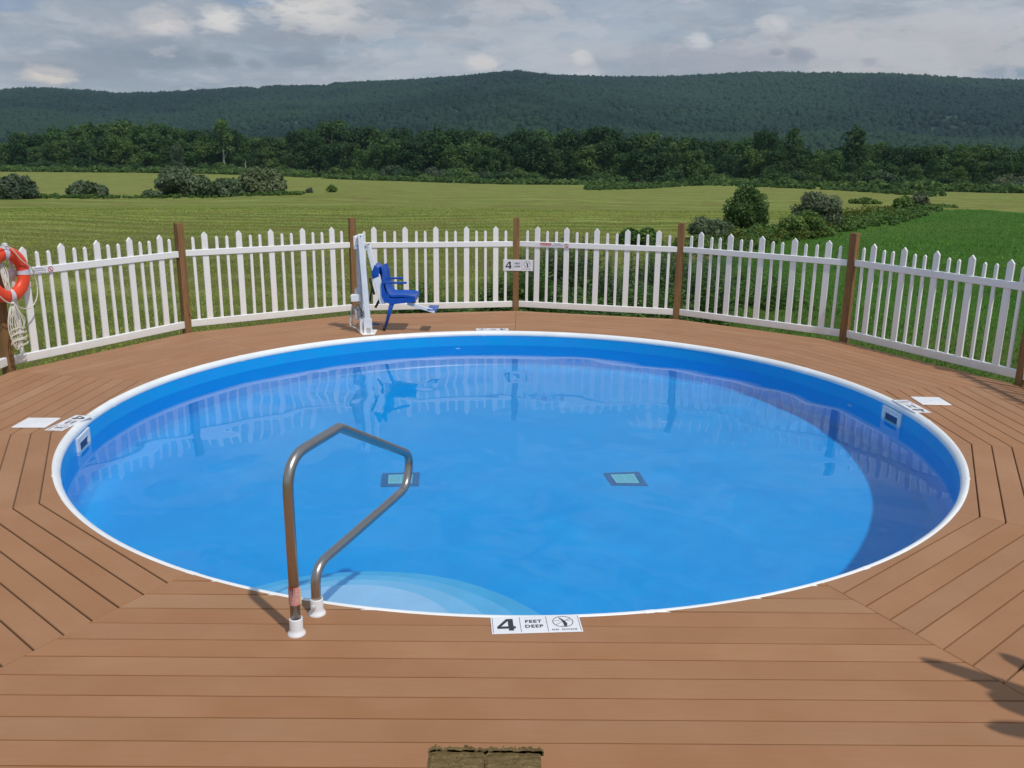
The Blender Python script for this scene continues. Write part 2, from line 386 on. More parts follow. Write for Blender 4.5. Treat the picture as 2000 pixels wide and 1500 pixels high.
# ------------------------------------------------------------------ terrain
def P(px, py, D): p = at(px, py, D); return (p.x, p.y, p.z)
ctrl = []
for a in range(0, 360, 20):
    for r in (5, 9, 15): ctrl.append((r * cos(radians(a)), r * sin(radians(a)), -1.02))
    if sin(radians(a)) < .2:
        for r in (40, 120, 400): ctrl.append((r * cos(radians(a)), r * sin(radians(a)), -1.3))
for px in (-400, 0, 400, 700, 1000, 1300): ctrl += [P(px, 318 + F_PX * 3.2 / 26 + (px - 1000) * .012, 26)]
ctrl += [P(-400, 372, 85), P(0, 386, 85), (P(300, 386, 85)), P(600, 380, 85), P(1000, 387, 85), P(1300, 398, 85),
         P(0, 425, 48), P(500, 425, 48), P(1000, 430, 46), P(1300, 452, 42), P(1460, 443, 47), P(1600, 431, 50), P(1750, 425, 56), P(1850, 408, 70),
         P(-300, 378, 120), P(0, 381, 120), P(300, 379, 120), P(560, 376, 125), P(800, 374, 120),
         P(-300, 352, 200), P(0, 356, 200), P(400, 352, 200), P(-300, 328, 330), P(0, 332, 330), P(300, 333, 320), P(520, 336, 310),
         P(800, 350, 280), P(1000, 356, 265), P(1200, 366, 180), P(1000, 368, 140), P(1250, 364, 250),
         P(1450, 364, 170), P(1700, 374, 160), P(1900, 374, 200), P(2100, 373, 210), P(1500, 400, 90), P(1700, 400, 85),
         P(1850, 412, 85), P(2000, 413, 82), P(2200, 415, 80), P(2000, 450, 50), P(1900, 500, 32), P(2300, 460, 50), P(1950, 390, 130)]
for px in range(-600, 2700, 300):
    ctrl.append((at(px, 300, 600).x, at(px, 300, 600).y, -7.)); ctrl.append((at(px, 300, 1200).x, at(px, 300, 1200).y, 2.))
ctrl = np.array(ctrl)
def lp(x, y):
    dx, dy = x - CAM.x, y - CAM.y
    r = np.hypot(dx, dy) + 4.; a = np.arctan2(dx, dy)
    return a, np.log(r)
ca, cl = lp(ctrl[:, 0], ctrl[:, 1])
def ground(x, y):
    x = np.asarray(x, float); y = np.asarray(y, float); a, l = lp(x, y)
    da = a[..., None] - ca; da = (da + pi) % (2 * pi) - pi
    d2 = (da * 1.3) ** 2 + (l[..., None] - cl) ** 2
    wt = 1 / (d2 + .0006) ** 1.7
    z = (wt * ctrl[:, 2]).sum(-1) / wt.sum(-1)
    k = np.clip((np.hypot(x, y) - 9) / 8, 0, 1)
    return -1.02 * (1 - k) + z * k
def gz(x, y): return float(ground(np.array([x]), np.array([y]))[0])
def hit(px, py, d0=12, d1=500):                     # where a photo ray meets the ground
    d = ray(px, py); h = hypot(d.x, d.y); Ds = np.geomspace(d0, d1, 260)
    xs = CAM.x + d.x / h * Ds; ys = CAM.y + d.y / h * Ds; zs = CAM.z + d.z / h * Ds
    g = ground(xs, ys); i = np.argmax(zs < g)
    if not (zs < g).any(): i = len(Ds) - 1
    return Vector((xs[i], ys[i], g[i]))

# where the lush green crop field begins (boundary follows the hedge)
hb = [hit(1330, 520), hit(1450, 492), hit(1560, 462), hit(1700, 437), hit(1850, 411), hit(2150, 413)]
def in_lush(x, y):
    a, l = lp(x, y)
    A, L = lp(np.array([p.x for p in hb]), np.array([p.y for p in hb]))
    o = np.argsort(A); lim = np.interp(a, A[o], L[o], left=-9, right=L[o][-1])
    return (l < lim) & (a > A.min() - .02) & (a < 1.6) & (y > -6)

nr, na = 200, 400
rs = np.concatenate([[0, 3.], np.geomspace(4.6, 4200, nr - 2)])
th = np.concatenate([np.linspace(-.72, .72, 260), np.linspace(.72, 2 * pi - .72, na - 260 + 2)[1:-1]])
RR, TT = np.meshgrid(rs, th, indexing='ij')
GX = RR * np.sin(TT); GY = RR * np.cos(TT)
GZ = np.where(RR < 4, -1.35, ground(GX, GY))
vv = np.stack([GX, GY, GZ], -1).reshape(-1, 3)
i, j = np.meshgrid(np.arange(nr - 1), np.arange(na), indexing='ij'); j2 = (j + 1) % na
ff = np.stack([i * na + j, (i + 1) * na + j, (i + 1) * na + j2, i * na + j2], -1).reshape(-1, 4)[:, ::-1]
cx_ = vv[ff].mean(1)
lush = in_lush(cx_[:, 0], cx_[:, 1]).astype(float)
rr_ = np.hypot(cx_[:, 0], cx_[:, 1])
lawn = np.clip((16 - rr_) / 6, 0, 1)
def ground_b(n):
    at_ = n.n('ShaderNodeVertexColor', layer_name='tint').outputs[0]
    s = n.n('ShaderNodeSeparateColor', {0: at_})
    geo = n.n('ShaderNodeNewGeometry').outputs['Position']
    far = n.noise(geo, .03, 5, .6); mid = n.noise(geo, .35, 6, .65); fine = n.noise(geo, 7, 6, .75)
    # windrows: bands roughly across the view, gently curving
    rot = n.n('ShaderNodeVectorRotate', {'Vector': geo, 'Angle': radians(-9)}, rotation_type='Z_AXIS').outputs[0]
    dist = n.n('ShaderNodeVectorMath', {0: rot, 1: n.scale(n.noise(n.scale(geo, (1, 1, 1)), .022, 3, .5, out=1), (0, 22., 0))}, operation='ADD').outputs[0]
    wv = n.n('ShaderNodeTexWave', {'Vector': dist, 'Scale': .042, 'Distortion': 3.5, 'Detail': 4, 'Detail Scale': 1.6, 'Detail Roughness': .7}, wave_type='BANDS', bands_direction='Y').outputs[1]
    wvb = n.n('ShaderNodeTexWave', {'Vector': dist, 'Scale': .16, 'Distortion': 2.2, 'Detail': 5, 'Detail Scale': 2.5, 'Detail Roughness': .75}, wave_type='BANDS', bands_direction='Y').outputs[1]
    wv2 = n.noise(n.scale(dist, (.05, .55, 1.)), 1., 6, .7)
    wv3 = n.noise(n.scale(dist, (.25, 2.6, 1.)), 1., 5, .7)
    c = n.mix(n.smooth(far, .35, .65), (.150, .205, .038), (.215, .235, .055))
    c = n.mix(n.math('MULTIPLY', n.smooth(wv, .35, .85), .55), c, (.323, .352, .099))
    c = n.mix(n.math('MULTIPLY', n.smooth(wv2, .40, .60), .75), c, (.128, .177, .039))
    c = n.mix(n.math('MULTIPLY', n.smooth(wvb, .55, .90), .60), c, (.33, .36, .125))
    c = n.mix(n.math('MULTIPLY', n.smooth(wvb, .30, .02), .45), c, (.105, .14, .03))
    spk = n.noise(n.scale(dist, (.9, 3.5, 1.)), 1., 5, .75)
    c = n.mix(n.math('MULTIPLY', n.smooth(spk, .60, .72), .6), c, (.42, .44, .16))
    c = n.mix(n.math('MULTIPLY', n.smooth(spk, .42, .30), .5), c, (.09, .11, .03))
    c = n.mix(n.math('MULTIPLY', n.smooth(wv3, .54, .68), .8), c, (.405, .420, .150))
    c = n.mix(n.math('MULTIPLY', n.smooth(mid, .46, .66), .65), c, (.195, .158, .060))
    lu = n.mix(n.smooth(mid, .3, .7), (.050, .128, .022), (.070, .150, .030))
    lu = n.mix(n.math('MULTIPLY', n.smooth(far, .45, .6), .5), lu, (.10, .165, .038))
    c = n.mix(n.math('MULTIPLY', s.outputs[2], n.smooth(mid, .2, .6)), c, (.165, .155, .058))
    c = n.mix(s.outputs[0], c, lu)
    la = n.mix(n.smooth(mid, .3, .65), (.080, .118, .028), (.125, .135, .044))
    c = n.mix(n.math('MULTIPLY', s.outputs[1], .8), c, la)
    c = n.mix(n.math('MULTIPLY', n.smooth(fine, .35, .7), .4), c, n.mix(.5, c, (.03, .045, .01)))
    out(n, pbsdf(n, c, .95, 0, .02, bump(n, n.math('ADD', fine, n.math('MULTIPLY', wv3, 2.)), .8, .08)))
M_ground = mat('meadow_ground', ground_b)
gm = bulk('ground', vv, ff, 4, M_ground, np.stack([lush, lawn, np.exp(-((np.hypot(cx_[:, 0], cx_[:, 1] + 7.4) - 30) / 11) ** 2) * (cx_[:, 1] > 0) * np.clip(1.2 - (cx_[:, 0] + 4) / 16, 0, 1)], -1))
go = mesh_obj('ground', gm, smooth=True); tag(go, kind='structure', label='mown hay field rolling away to the woods with a greener crop at right')

# ------------------------------------------------------------------ hills
prof = [(-900, 176), (-500, 184), (-200, 172), (0, 179), (60, 173), (180, 179), (225, 184), (330, 182), (410, 177), (480, 172), (498, 173), (502, 178), (515, 171), (545, 168), (640, 169), (655, 163),
        (800, 157), (900, 150), (960, 144), (1010, 141), (1080, 148), (1190, 151), (1300, 151), (1400, 146), (1480, 142), (1600, 144), (1750, 146), (1850, 152), (1920, 156), (2000, 158), (2300, 150), (2700, 175), (3100, 170)]
pa = np.array([atan2(ray(a, b).x, ray(a, b).y) for a, b in prof])
pe = np.array([(lambda d: d.z / hypot(d.x, d.y))(ray(a, b + 4)) for a, b in prof])
def fbm(x, y, seed=0, octv=5):
    o = np.zeros_like(x); amp = 1.
    for k in range(octv):
        f = 2. ** k; r1 = np.random.default_rng(seed + k); T = r1.random((64, 64)) * 2 - 1
        u = x * f; v_ = y * f; iu = np.floor(u).astype(int); iv = np.floor(v_).astype(int); fu = u - iu; fv = v_ - iv
        fu = fu * fu * (3 - 2 * fu); fv = fv * fv * (3 - 2 * fv)
        g = lambda a, b: T[a % 64, b % 64]
        o += amp * ((g(iu, iv) * (1 - fu) + g(iu + 1, iv) * fu) * (1 - fv) + (g(iu, iv + 1) * (1 - fu) + g(iu + 1, iv + 1) * fu) * fv); amp *= .5
    return o
D0, D1 = 800., 2300.
def hill_z(a, D):
    sl = np.interp(a, pa, pe)
    ridge = D1 + 250 * fbm(a * 3, a * 0 + 3.3, 5, 2)
    t = np.clip((D - D0) / (ridge - D0), 0, 1.4)
    x = D * np.sin(a); y = D * np.cos(a)
    base = -8 + (sl * ridge + CAM.z + 8) * np.where(t < 1, t ** 1.15 * (1 - .0 * t), 1 - (t - 1) * .8)
    spur = 22 * fbm(x / 420, y / 420, 9, 4) * np.clip(np.sin(np.clip(t, 0, 1) * pi), 0, 1)
    return base + spur
ha = np.linspace(-.95, .95, 420); hd = np.linspace(D0 - 40, D1 + 700, 110)
HA, HD = np.meshgrid(ha, hd, indexing='ij'); HZ = hill_z(HA, HD)
hv = np.stack([HD * np.sin(HA), CAM.y + HD * np.cos(HA), HZ], -1).reshape(-1, 3)
i, j = np.meshgrid(np.arange(419), np.arange(109), indexing='ij')
hf = np.stack([i * 110 + j, (i + 1) * 110 + j, (i + 1) * 110 + j + 1, i * 110 + j + 1], -1).reshape(-1, 4)
M_hill = simple('forest_floor', (.022, .045, .02), .95, var=.3, vscale=.01)
hm = bulk('hills', hv, hf, 4, M_hill); tag(mesh_obj('hills', hm, smooth=True), kind='structure', label='long wooded ridge on the horizon behind the tree line')
# crowns on the hillside as one mass
def ico():
    bm = bmesh.new(); bmesh.ops.create_icosphere(bm, subdivisions=1, radius=1)
    v = np.array([x.co[:] for x in bm.verts]); f = np.array([[x.index for x in q.verts] for q in bm.faces]); bm.free()
    k = v[f].mean(1)[:, 2] > -.55; return v, f[k]
iv_, if_ = ico()
nC = 62000
A = rng.uniform(-.66, .66, nC * 2); Dd = np.sqrt(rng.uniform((D0) ** 2, (D1 + 60) ** 2, nC * 2))
A = A[:nC]; Dd = Dd[:nC]
# extra crowns along the ridge line for a toothed outline
A2 = rng.uniform(-.66, .66, 4200); D2 = D1 + 250 * fbm(A2 * 3, A2 * 0 + 3.3, 5, 2) + rng.normal(0, 10, 4200)
A = np.concatenate([A, A2]); Dd = np.concatenate([Dd, D2]); nC = len(A)
cz = hill_z(A, Dd); con = rng.random(nC) < .22 + .2 * fbm(A * 9, Dd / 200, 33, 3)
rad = rng.uniform(3.2, 6.2, nC) * np.where(con, .62, 1); hgt = rad * np.where(con, rng.uniform(1.5, 2.1, nC), rng.uniform(.8, 1.15, nC))
jit = rng.normal(1, .16, (nC, len(iv_)))
ang = rng.uniform(0, 6.28, nC); ca_, sa_ = np.cos(ang)[:, None], np.sin(ang)[:, None]
vx = iv_[None, :, 0] * ca_ - iv_[None, :, 1] * sa_; vy = iv_[None, :, 0] * sa_ + iv_[None, :, 1] * ca_; vz = iv_[None, :, 2].repeat(nC, 0)
tap = np.where(con[:, None], np.clip(1 - (vz * .5 + .5) * .85, .08, 1), 1)
V = np.stack([vx * rad[:, None] * jit * tap + (Dd * np.sin(A))[:, None], vy * rad[:, None] * jit * tap + (CAM.y + Dd * np.cos(A))[:, None],
              vz * hgt[:, None] * jit + (cz + hgt * .55)[:, None]], -1).reshape(-1, 3)
Ff = (if_[None] + (np.arange(nC) * len(iv_))[:, None, None]).reshape(-1, 3)
cloud_shade = .42 + 1.5 * fbm(A * 4 + 3, Dd / 380, 71, 3) + .3 * fbm(A * 20 + 3, Dd / 90, 72, 3)  # broad crown tint patches paint cloud shadows onto the ridge
tint = np.clip(cloud_shade * .75 + rng.uniform(0, .42, nC) - .12 - .2 * con, 0, 1)
tint = np.clip(np.repeat(tint, len(if_)) + rng.normal(0, .08, nC * len(if_)), 0, 1)
fm = bulk('hillside_forest', V, Ff, 3, M_hillleaf, np.stack([tint] * 3, -1))
tag(mesh_obj('hillside_forest', fm, smooth=True), kind='stuff', label='dense forest covering the far ridge')

# ------------------------------------------------------------------ foliage makers
def leaf_cloud(centres, radii, n, size, flat=.75, seed=0, stretch=(1, 1, 1), tintbias=0., core=.0, aspect=1.6, droop=0.):
    """n leaf-clump quads over a set of ellipsoid lobes"""
    r = np.random.default_rng(seed); C = np.array(centres, float); Rr = np.array(radii, float)
    if Rr.ndim == 1: Rr = Rr[:, None] * np.array([[1, 1, flat]])
    w_ = (Rr[:, 0] * Rr[:, 1] * Rr[:, 2]) ** (2 / 3); k = r.choice(len(C), n, p=w_ / w_.sum())
    d = r.normal(size=(n, 3)); d /= np.linalg.norm(d, axis=1)[:, None]
    rad = r.uniform(core, 1, n) ** .33 * (1 + r.normal(0, .07, n))
    p = C[k] + d * Rr[k] * rad[:, None]
    nm = d + r.normal(0, .55, (n, 3)) + [0, 0, .35]; nm /= np.linalg.norm(nm, axis=1)[:, None]
    t = np.cross(nm, r.normal(size=(n, 3))); t /= np.linalg.norm(t, axis=1)[:, None]; b = np.cross(nm, t)
    s = size * r.uniform(.55, 1.35, n)[:, None]
    q = np.stack([p - t * s * aspect * .5, p + b * s * .5 + nm * s * .12, p + t * s * aspect * .5, p - b * s * .5 - nm * s * .12], 1)
    top = (p[:, 2] - p[:, 2].min()) / (np.ptp(p[:, 2]) + 1e-6)
    tn = np.clip(.35 + r.normal(0, .2, n) + .0 * top + tintbias + r.normal(0, .12, len(C))[k], 0, 1)
    return q.reshape(-1, 3), np.arange(4 * n).reshape(-1, 4), np.stack([tn] * 3, -1)
def cloud_mesh(name, parts, mat_):
    vs, fs, ts, b = [], [], [], 0
    for v, f, t in parts: vs.append(v); fs.append(f + b); ts.append(t); b += len(v)
    return bulk(name, np.concatenate(vs), np.concatenate(fs), 4, mat_, np.concatenate(ts))
def tree_proto(kind, seed):
    """unit tree 10 m high; returns crown mesh, trunk mesh"""
    r = random.Random(seed); C = []; Rr = []
    if kind == 'broad':
        for i in range(26):
            z = r.uniform(1.6, 8.8); env = 2.6 * (sin(pi * min(1, max(.06, (z - .4) / 9.6))) ** .6)
            a = r.uniform(0, 6.28); d = env * r.uniform(.25, .85); q = r.uniform(.9, 1.6)
            C.append((d * cos(a), d * sin(a), z)); Rr.append((q, q, q * .8))
        n, sz = 2600, .33
    elif kind == 'round':
        for i in range(30):
            z = r.uniform(1.2, 8.6); env = 3.9 * (sin(pi * min(1, max(.08, (z - .0) / 10))) ** .55)
            a = r.uniform(0, 6.28); d = env * r.uniform(.3, .85); q = r.uniform(1.0, 1.7)
            C.append((d * cos(a), d * sin(a), z)); Rr.append((q, q, q * .75))
        n, sz = 2500, .36
    elif kind == 'pine':
        for i in range(30):
            z = 1.2 + 8.0 * (i / 29); env = 2.2 * (1 - (z / 10.6) ** 2.2) + .25
            a = i * 2.4 + r.uniform(-.5, .5); d = env * r.uniform(.35, .95); q = r.uniform(.65, 1.15)
            C.append((d * cos(a), d * sin(a), z + r.uniform(-.2, .2))); Rr.append((q * 1.2, q * 1.2, q * .5))
        C.append((0, 0, 9.3)); Rr.append((.45, .45, .8)); n, sz = 1900, .32
    elif kind == 'slender':
        for i in range(16):
            z = r.uniform(4.2, 9.2); a = r.uniform(0, 6.28); d = r.uniform(.2, 1.5); q = r.uniform(.6, 1.1)
            C.append((d * cos(a), d * sin(a), z)); Rr.append((q, q, q))
        n, sz = 950, .32
    else:   # scrub, wide low mound
        for i in range(22):
            a = r.uniform(0, 6.28); d = 4.6 * sqrt(r.random()); z = r.uniform(1.5, 7.6) * (1 - (d / 6.2) ** 2); q = r.uniform(1.3, 2.3)
            C.append((d * cos(a), d * sin(a), z)); Rr.append((q, q, q * .8))
        n, sz = 1500, .5
    v, f, t = leaf_cloud(C, Rr, n, sz, seed=seed, core=.35)
    tk = MB(); lean = r.uniform(-.3, .3)
    hgt = 8.6 if kind in ('pine', 'slender') else 7.2
    tk.tube([(0, 0, -.4), (lean * .3, 0, hgt * .35), (lean, lean * .4, hgt * .7), (lean * 1.2, 0, hgt)], [.26, .2, .13, .04] if kind != 'slender' else [.17, .14, .1, .03], 7)
    for c, q in list(zip(C, Rr))[:9]:
        z0 = max(.8, c[2] - r.uniform(1.2, 2.4)); tk.tube([(lean * z0 / hgt, 0, z0), ((c[0]) * .55, c[1] * .55, (z0 + c[2]) / 2 + .2), c], [.09, .06, .02], 5)
    return (v, f, t), tk
MATS = {'dark': M_leafdark, 'mid': M_leafmid, 'pale': M_leafpale, 'grey': M_leafgrey}
protos = {}
def get_proto(kind, seed, matk, bark=None):
    key = (kind, seed, matk, bark)
    if key not in protos:
        cl_, tk = tree_proto(kind, seed)
        cm = cloud_mesh('crown', [cl_], MATS[matk])
        tm = bpy.data.meshes.new('trunk'); tm.from_pydata([tuple(q) for q in tk.v], [], tk.f); tm.materials.append(M_birch if bark else M_bark)
        protos[key] = (cm, tm)
    return protos[key]
def put_tree(name, x, y, h, wid, proto, label, group=None, cat='tree', sink=.2):
    e = empty(name, (x, y, gz(x, y) - sink), rnd.uniform(0, 6.28), label=label, cat=cat, group=group)
    e.scale = (wid * h / 10, wid * h / 10, h / 10)
    mesh_obj('crown', proto[0], parent=e); mesh_obj('trunk', proto[1], parent=e)
    return e
LAND = [(-400, 'left of the life ring'), (70, 'above the life ring'), (230, 'above the leftmost fence panel'), (400, 'above the second fence post'), (560, 'above the left field bushes'), (740, 'above the pool lift'), (900, 'just right of the lift'),
        (1080, 'above the middle post'), (1250, 'above the danger sticker'), (1400, 'above the fourth post'), (1530, 'above the lone willow bush'), (1640, 'above the dome-shaped bush'), (1800, 'above the rightmost tall post'), (1950, 'above the crop field'), (9999, 'at the right end of the woods')]
def zone(px):
    return next(t for x, t in LAND if px < x or x == 9999) if px < 1950 else 'at the right end'
seen_lab = {}
SHP = {'broad': 'oval-crowned', 'round': 'round-crowned', 'pine': 'conical', 'scrub': 'spreading'}
TON = {'dark': 'dark green', 'mid': 'mid green', 'grey': 'grey green', 'pale': 'silvery'}
def tlabel(kd, mk, row, px, noun='tree', w=1.):
    return ('wide ' if w > 1.15 else 'slim ' if w < 1.0 else '') + f"{TON[mk]} {SHP[kd]} {noun}, {row} of the woods {zone(px)}"
def dist_at(px): return float(np.interp(px, [-300, 0, 500, 800, 1000, 1250, 1500, 1700, 2000, 2300], [340, 325, 300, 278, 262, 250, 235, 228, 225, 220]))
topy = [(-300, 285), (0, 285), (40, 262), (100, 256), (160, 250), (200, 244), (270, 246), (330, 251), (380, 262), (430, 255), (470, 266), (520, 272), (560, 272), (600, 252), (640, 244), (680, 246), (720, 260), (800, 258),
        (880, 254), (930, 260), (990, 268), (1010, 256), (1060, 256), (1120, 254), (1180, 254), (1220, 266), (1280, 272), (1340, 276), (1400, 280), (1440, 280), (1480, 272), (1540, 285), (1600, 292), (1700, 288), (1760, 290), (1850, 288), (1920, 290), (2000, 292), (2300, 290)]
tx_, ty_ = zip(*topy)
def tree_at(px, top, D, kind, matk, wid, label, group=None, seed=None, name='tree', bark=None, cat='tree', sink=.3):
    p = at(px, top, D); g = gz(p.x, p.y)
    return put_tree(name, p.x, p.y, max(1.5, (p.z - g) * (1.15 if group else 1.04) + sink), wid / 1.06, get_proto(kind, seed if seed is not None else rnd.randrange(3), matk, bark), label, group, cat, sink)
# distinct trees of the far tree line
tree_at(432, 236, 296, 'slender', 'mid', 1.25, 'tall thin tree with pale trunk rising above the left tree line', seed=11, name='pale_trunk_tree', bark=1)
tree_at(476, 266, 290, 'slender', 'mid', .9, 'thin pale trunk tree right of the tallest thin tree at left', seed=12, name='pale_trunk_tree', bark=1)
tree_at(170, 262, 300, 'slender', 'mid', 1., 'thin bare trunk tree at the far left woods edge', seed=13, name='pale_trunk_tree', bark=1)
tree_at(958, 285, 250, 'slender', 'mid', .8, 'pale trunk tree at the woods edge behind the middle of the fence', seed=14, name='pale_trunk_tree', bark=1)
tree_at(645, 231, 292, 'round', 'dark', .85, 'broad dark tree forming the high dome left of centre in the woods', seed=1, name='dark_tree')
tree_at(1500, 249, 236, 'round', 'dark', .72, 'big dark tree standing above the woods behind the lone willow bush', seed=2, name='dark_tree')
tree_at(1552, 252, 236, 'pine', 'dark', .8, 'narrow dark conifer against the side of the big dark tree', seed=1, name='dark_conifer')
tree_at(1674, 246, 234, 'pine', 'dark', 1.15, 'dark conifer tip rising highest over the right-hand woods', seed=2, name='dark_conifer')
tree_at(1625, 290, 205, 'round', 'mid', .8, 'large rounded green tree at the front edge of the right-hand woods', seed=0, name='round_tree')
tree_at(1510, 312, 205, 'scrub', 'mid', .8, 'pale green low tree left of the large rounded tree', seed=1, name='low_tree')
tree_at(345, 276, 285, 'broad', 'pale', .8, 'silvery pale-leaved tree at the front of the left woods', seed=1, name='silver_tree')
tree_at(1375, 308, 215, 'scrub', 'mid', .8, 'bushy light tree at the edge of the woods above the lone willow bush', seed=2, name='low_tree')
# the rows of look-alikes
px = -130.
while px < 2140:
    D = dist_at(px); top = float(np.interp(px, tx_, ty_)) + rnd.uniform(-3, 7)
    kd = rnd.choices(['broad', 'round', 'pine'], [5, 2, 3 if 550 < px < 1300 else 1])[0]
    mk = 'mid' if (px < 420 and rnd.random() < .6) else ('dark' if rnd.random() < .62 else 'mid')
    wd = rnd.uniform(.85, 1.2); tree_at(px, top, D + rnd.uniform(10, 35), kd, mk, wd, tlabel(kd, mk, 'back row', px, w=wd), 'back row trees of the far woods', name='forest_tree')
    px += rnd.uniform(14, 24) * (1 if kd != 'round' else 1.25)
px = -130.
while px < 2140:
    D = dist_at(px); t0 = float(np.interp(px, tx_, ty_)); top = t0 + rnd.uniform(14, 40)
    kd = rnd.choices(['broad', 'round', 'pine'], [5, 3, 1])[0]; mk = rnd.choices(['dark', 'mid'], [5, 5])[0]
    wd = rnd.uniform(.9, 1.3); tree_at(px, top, D - rnd.uniform(0, 14), kd, mk, wd, tlabel(kd, mk, 'middle row', px, w=wd), 'middle row trees of the far woods', name='forest_tree')
    px += rnd.uniform(22, 40)
px = -130.
while px < 2140:
    D = dist_at(px) - rnd.uniform(16, 26); h = rnd.uniform(3.0, 6.5); wd = rnd.uniform(.85, 1.6); mk = rnd.choices(['dark', 'mid', 'grey'], [5, 4, 1])[0]
    p = at(px, 300, D); put_tree('forest_shrub', p.x, p.y, h, wd + .1, get_proto('scrub', rnd.randrange(3), mk), tlabel('scrub', mk, 'front edge', px, 'shrub', wd), 'shrubs at the foot of the far woods', 'shrub', .5)
    px += rnd.uniform(24, 46)

# ------------------------------------------------------------------ field bushes (nearer, finer leaves)
def bush(px, base, top, halfw, matk, label, seed, leaf=.22, n=2600, name='bush', upright=False, D=None, stems=True, lobes=24):
    leaf *= .62; n = int(n * 2.1)
    b = hit(px, base) if D is None else at(px, base, D); D = hypot(b.x - CAM.x, b.y - CAM.y)
    h = max(.4, (base - top) / F_PX * D * 1.03); r = halfw / F_PX * D; q_ = random.Random(seed); C = []; Rr = []
    for i in range(lobes + 14):
        a = q_.uniform(0, 6.28); d = sqrt(q_.random()) * .80; zt = sqrt(max(.05, 1 - d * d))
        z = h * q_.uniform(.22, .80) * zt; q = min(r, h) * q_.uniform(.26, .40)
        C.append((d * r * cos(a), d * r * sin(a), z)); Rr.append((q, q, q * (1.5 if upright else .85)))
    e = empty(name, (b.x, b.y, gz(b.x, b.y) - .05), 0, label=label, cat='bush', group='bushes in the hay field')
    v, f, t = leaf_cloud(C, Rr, n, leaf, seed=seed, core=.3, aspect=2.2)
    me = cloud_mesh('foliage', [(v, f, t)], {**MATS, 'hedge': M_hedge, 'yellow': M_yellow}[matk]); mesh_obj('foliage', me, parent=e)
    if stems:
        tk = MB()
        for c in C[:9]: tk.tube([(c[0] * .1, c[1] * .1, -.1), (c[0] * .5, c[1] * .5, c[2] * .5), c], [.03 * h, .02 * h, .006], 5)
        tk.build('stem', M_bark, e)
    return e
bush(28, 389, 348, 36, 'grey', 'grey brown rounded bush at the left edge of the field', 31, .30)
bush(172, 386, 359, 32, 'pale', 'low silvery bush between the left edge bush and the paired bushes', 32, .28)
bush(358, 384, 327, 44, 'pale', 'silvery bush, the widest of the hedge bushes behind the left fence', 33, .28, 3600)
bush(338, 383, 325, 22, 'hedge', 'green upright bush against the left side of the widest silvery bush', 34, .26)
bush(444, 384, 346, 30, 'pale', 'small silvery bush between the two largest hedge bushes', 35, .27)
bush(516, 379, 329, 44, 'pale', 'tall rounded silvery bush at the right end of the left hedge', 36, .28, 3600)
bush(296, 386, 371, 20, 'pale', 'very low pale bush left of the widest silvery bush', 37, .24, 900)
bush(648, 376, 360, 10, 'hedge', 'tiny lone green bush out in the middle of the hay field', 38, .3, 500)
bush(604, 377, 367, 6, 'grey', 'tiniest grey bush beside the lone green one in the hay field', 39, .3, 260)
bush(1455, 446, 369, 40, 'mid', 'tall upright willow bush standing clear in the right-hand hedge', 40, .13, 5200, upright=True, lobes=26)
bush(1387, 468, 421, 42, 'pale', 'grey green feathery bush just right of the fourth fence post', 41, .12, 3600)
bush(1594, 446, 376, 44, 'grey', 'dark grey dome-shaped bush right of the tall willow bush', 42, .14, 3800)
bush(1570, 462, 412, 42, 'hedge', 'leafy green bush in front of the dark dome-shaped bush', 43, .13, 2600)
bush(1762, 410, 383, 18, 'hedge', 'small dark bush near the right end of the hedge', 44, .17, 1200)
bush(1790, 408, 378, 20, 'grey', 'small grey green bush beside the last bush of the hedge', 45, .17, 1400)
bush(1690, 398, 388, 30, 'hedge', 'low bush on the crest line at the far end of the right field', 46, .3, 900)
bush(1252, 486, 440, 40, 'hedge', 'green bush behind the pickets left of the fourth post', 47, .12, 3200)

# hedge growth and weeds as masses
def strip_growth(name, pts, n, leaf, hgt, mat_, label, seed, spread=1.):
    """weedy growth scattered along a ground polyline: pts = [(world x, y, half width)]"""
    r = np.random.default_rng(seed); P_ = np.array(pts, float); seg = np.hypot(np.diff(P_[:, 0]), np.diff(P_[:, 1])); cum = np.concatenate([[0], np.cumsum(seg)])
    m = max(8, n // 40); s = r.uniform(0, cum[-1], m); x = np.interp(s, cum, P_[:, 0]); y = np.interp(s, cum, P_[:, 1]); hw = np.interp(s, cum, P_[:, 2])
    x += r.uniform(-1, 1, m) * hw; y += r.uniform(-1, 1, m) * hw; z = ground(x, y)
    hh = hgt * r.uniform(.35, 1.2, m) * np.interp(s % 9, [0, 3, 6, 9], [.7, 1.2, .8, .7])
    C = np.stack([x, y, z + hh * .45], -1); Rr = np.stack([hh * .7 * spread, hh * .7 * spread, hh * .55], -1)
    v, f, t = leaf_cloud(C, Rr, n, leaf, seed=seed, core=.2, aspect=2.4)
    tag(mesh_obj(name, cloud_mesh(name, [(v, f, t)], mat_)), label=label, kind='stuff')
hp = lambda q, hw: (hit(*q).x, hit(*q).y, hw)
strip_growth('hedge_undergrowth', [hp((40, 387), 2.2), hp((170, 387), 2), hp((300, 386), 1.8), hp((420, 385), 2), hp((560, 381), 1.4), hp((590, 379), .3)], 13000, .13, .26, M_hedge, 'green weeds along the foot of the left hedge bushes', 50)
strip_growth('hedgerow', [hp((1350, 500), 1.0), hp((1430, 478), 1.5), hp((1530, 460), 1.7), hp((1620, 446), 1.6), hp((1700, 431), 1.4), hp((1780, 416), 1.3), hp((1845, 404), .9)], 56000, .075, .30, M_hedge, 'tangled green hedgerow between the mown field and the crop', 51)
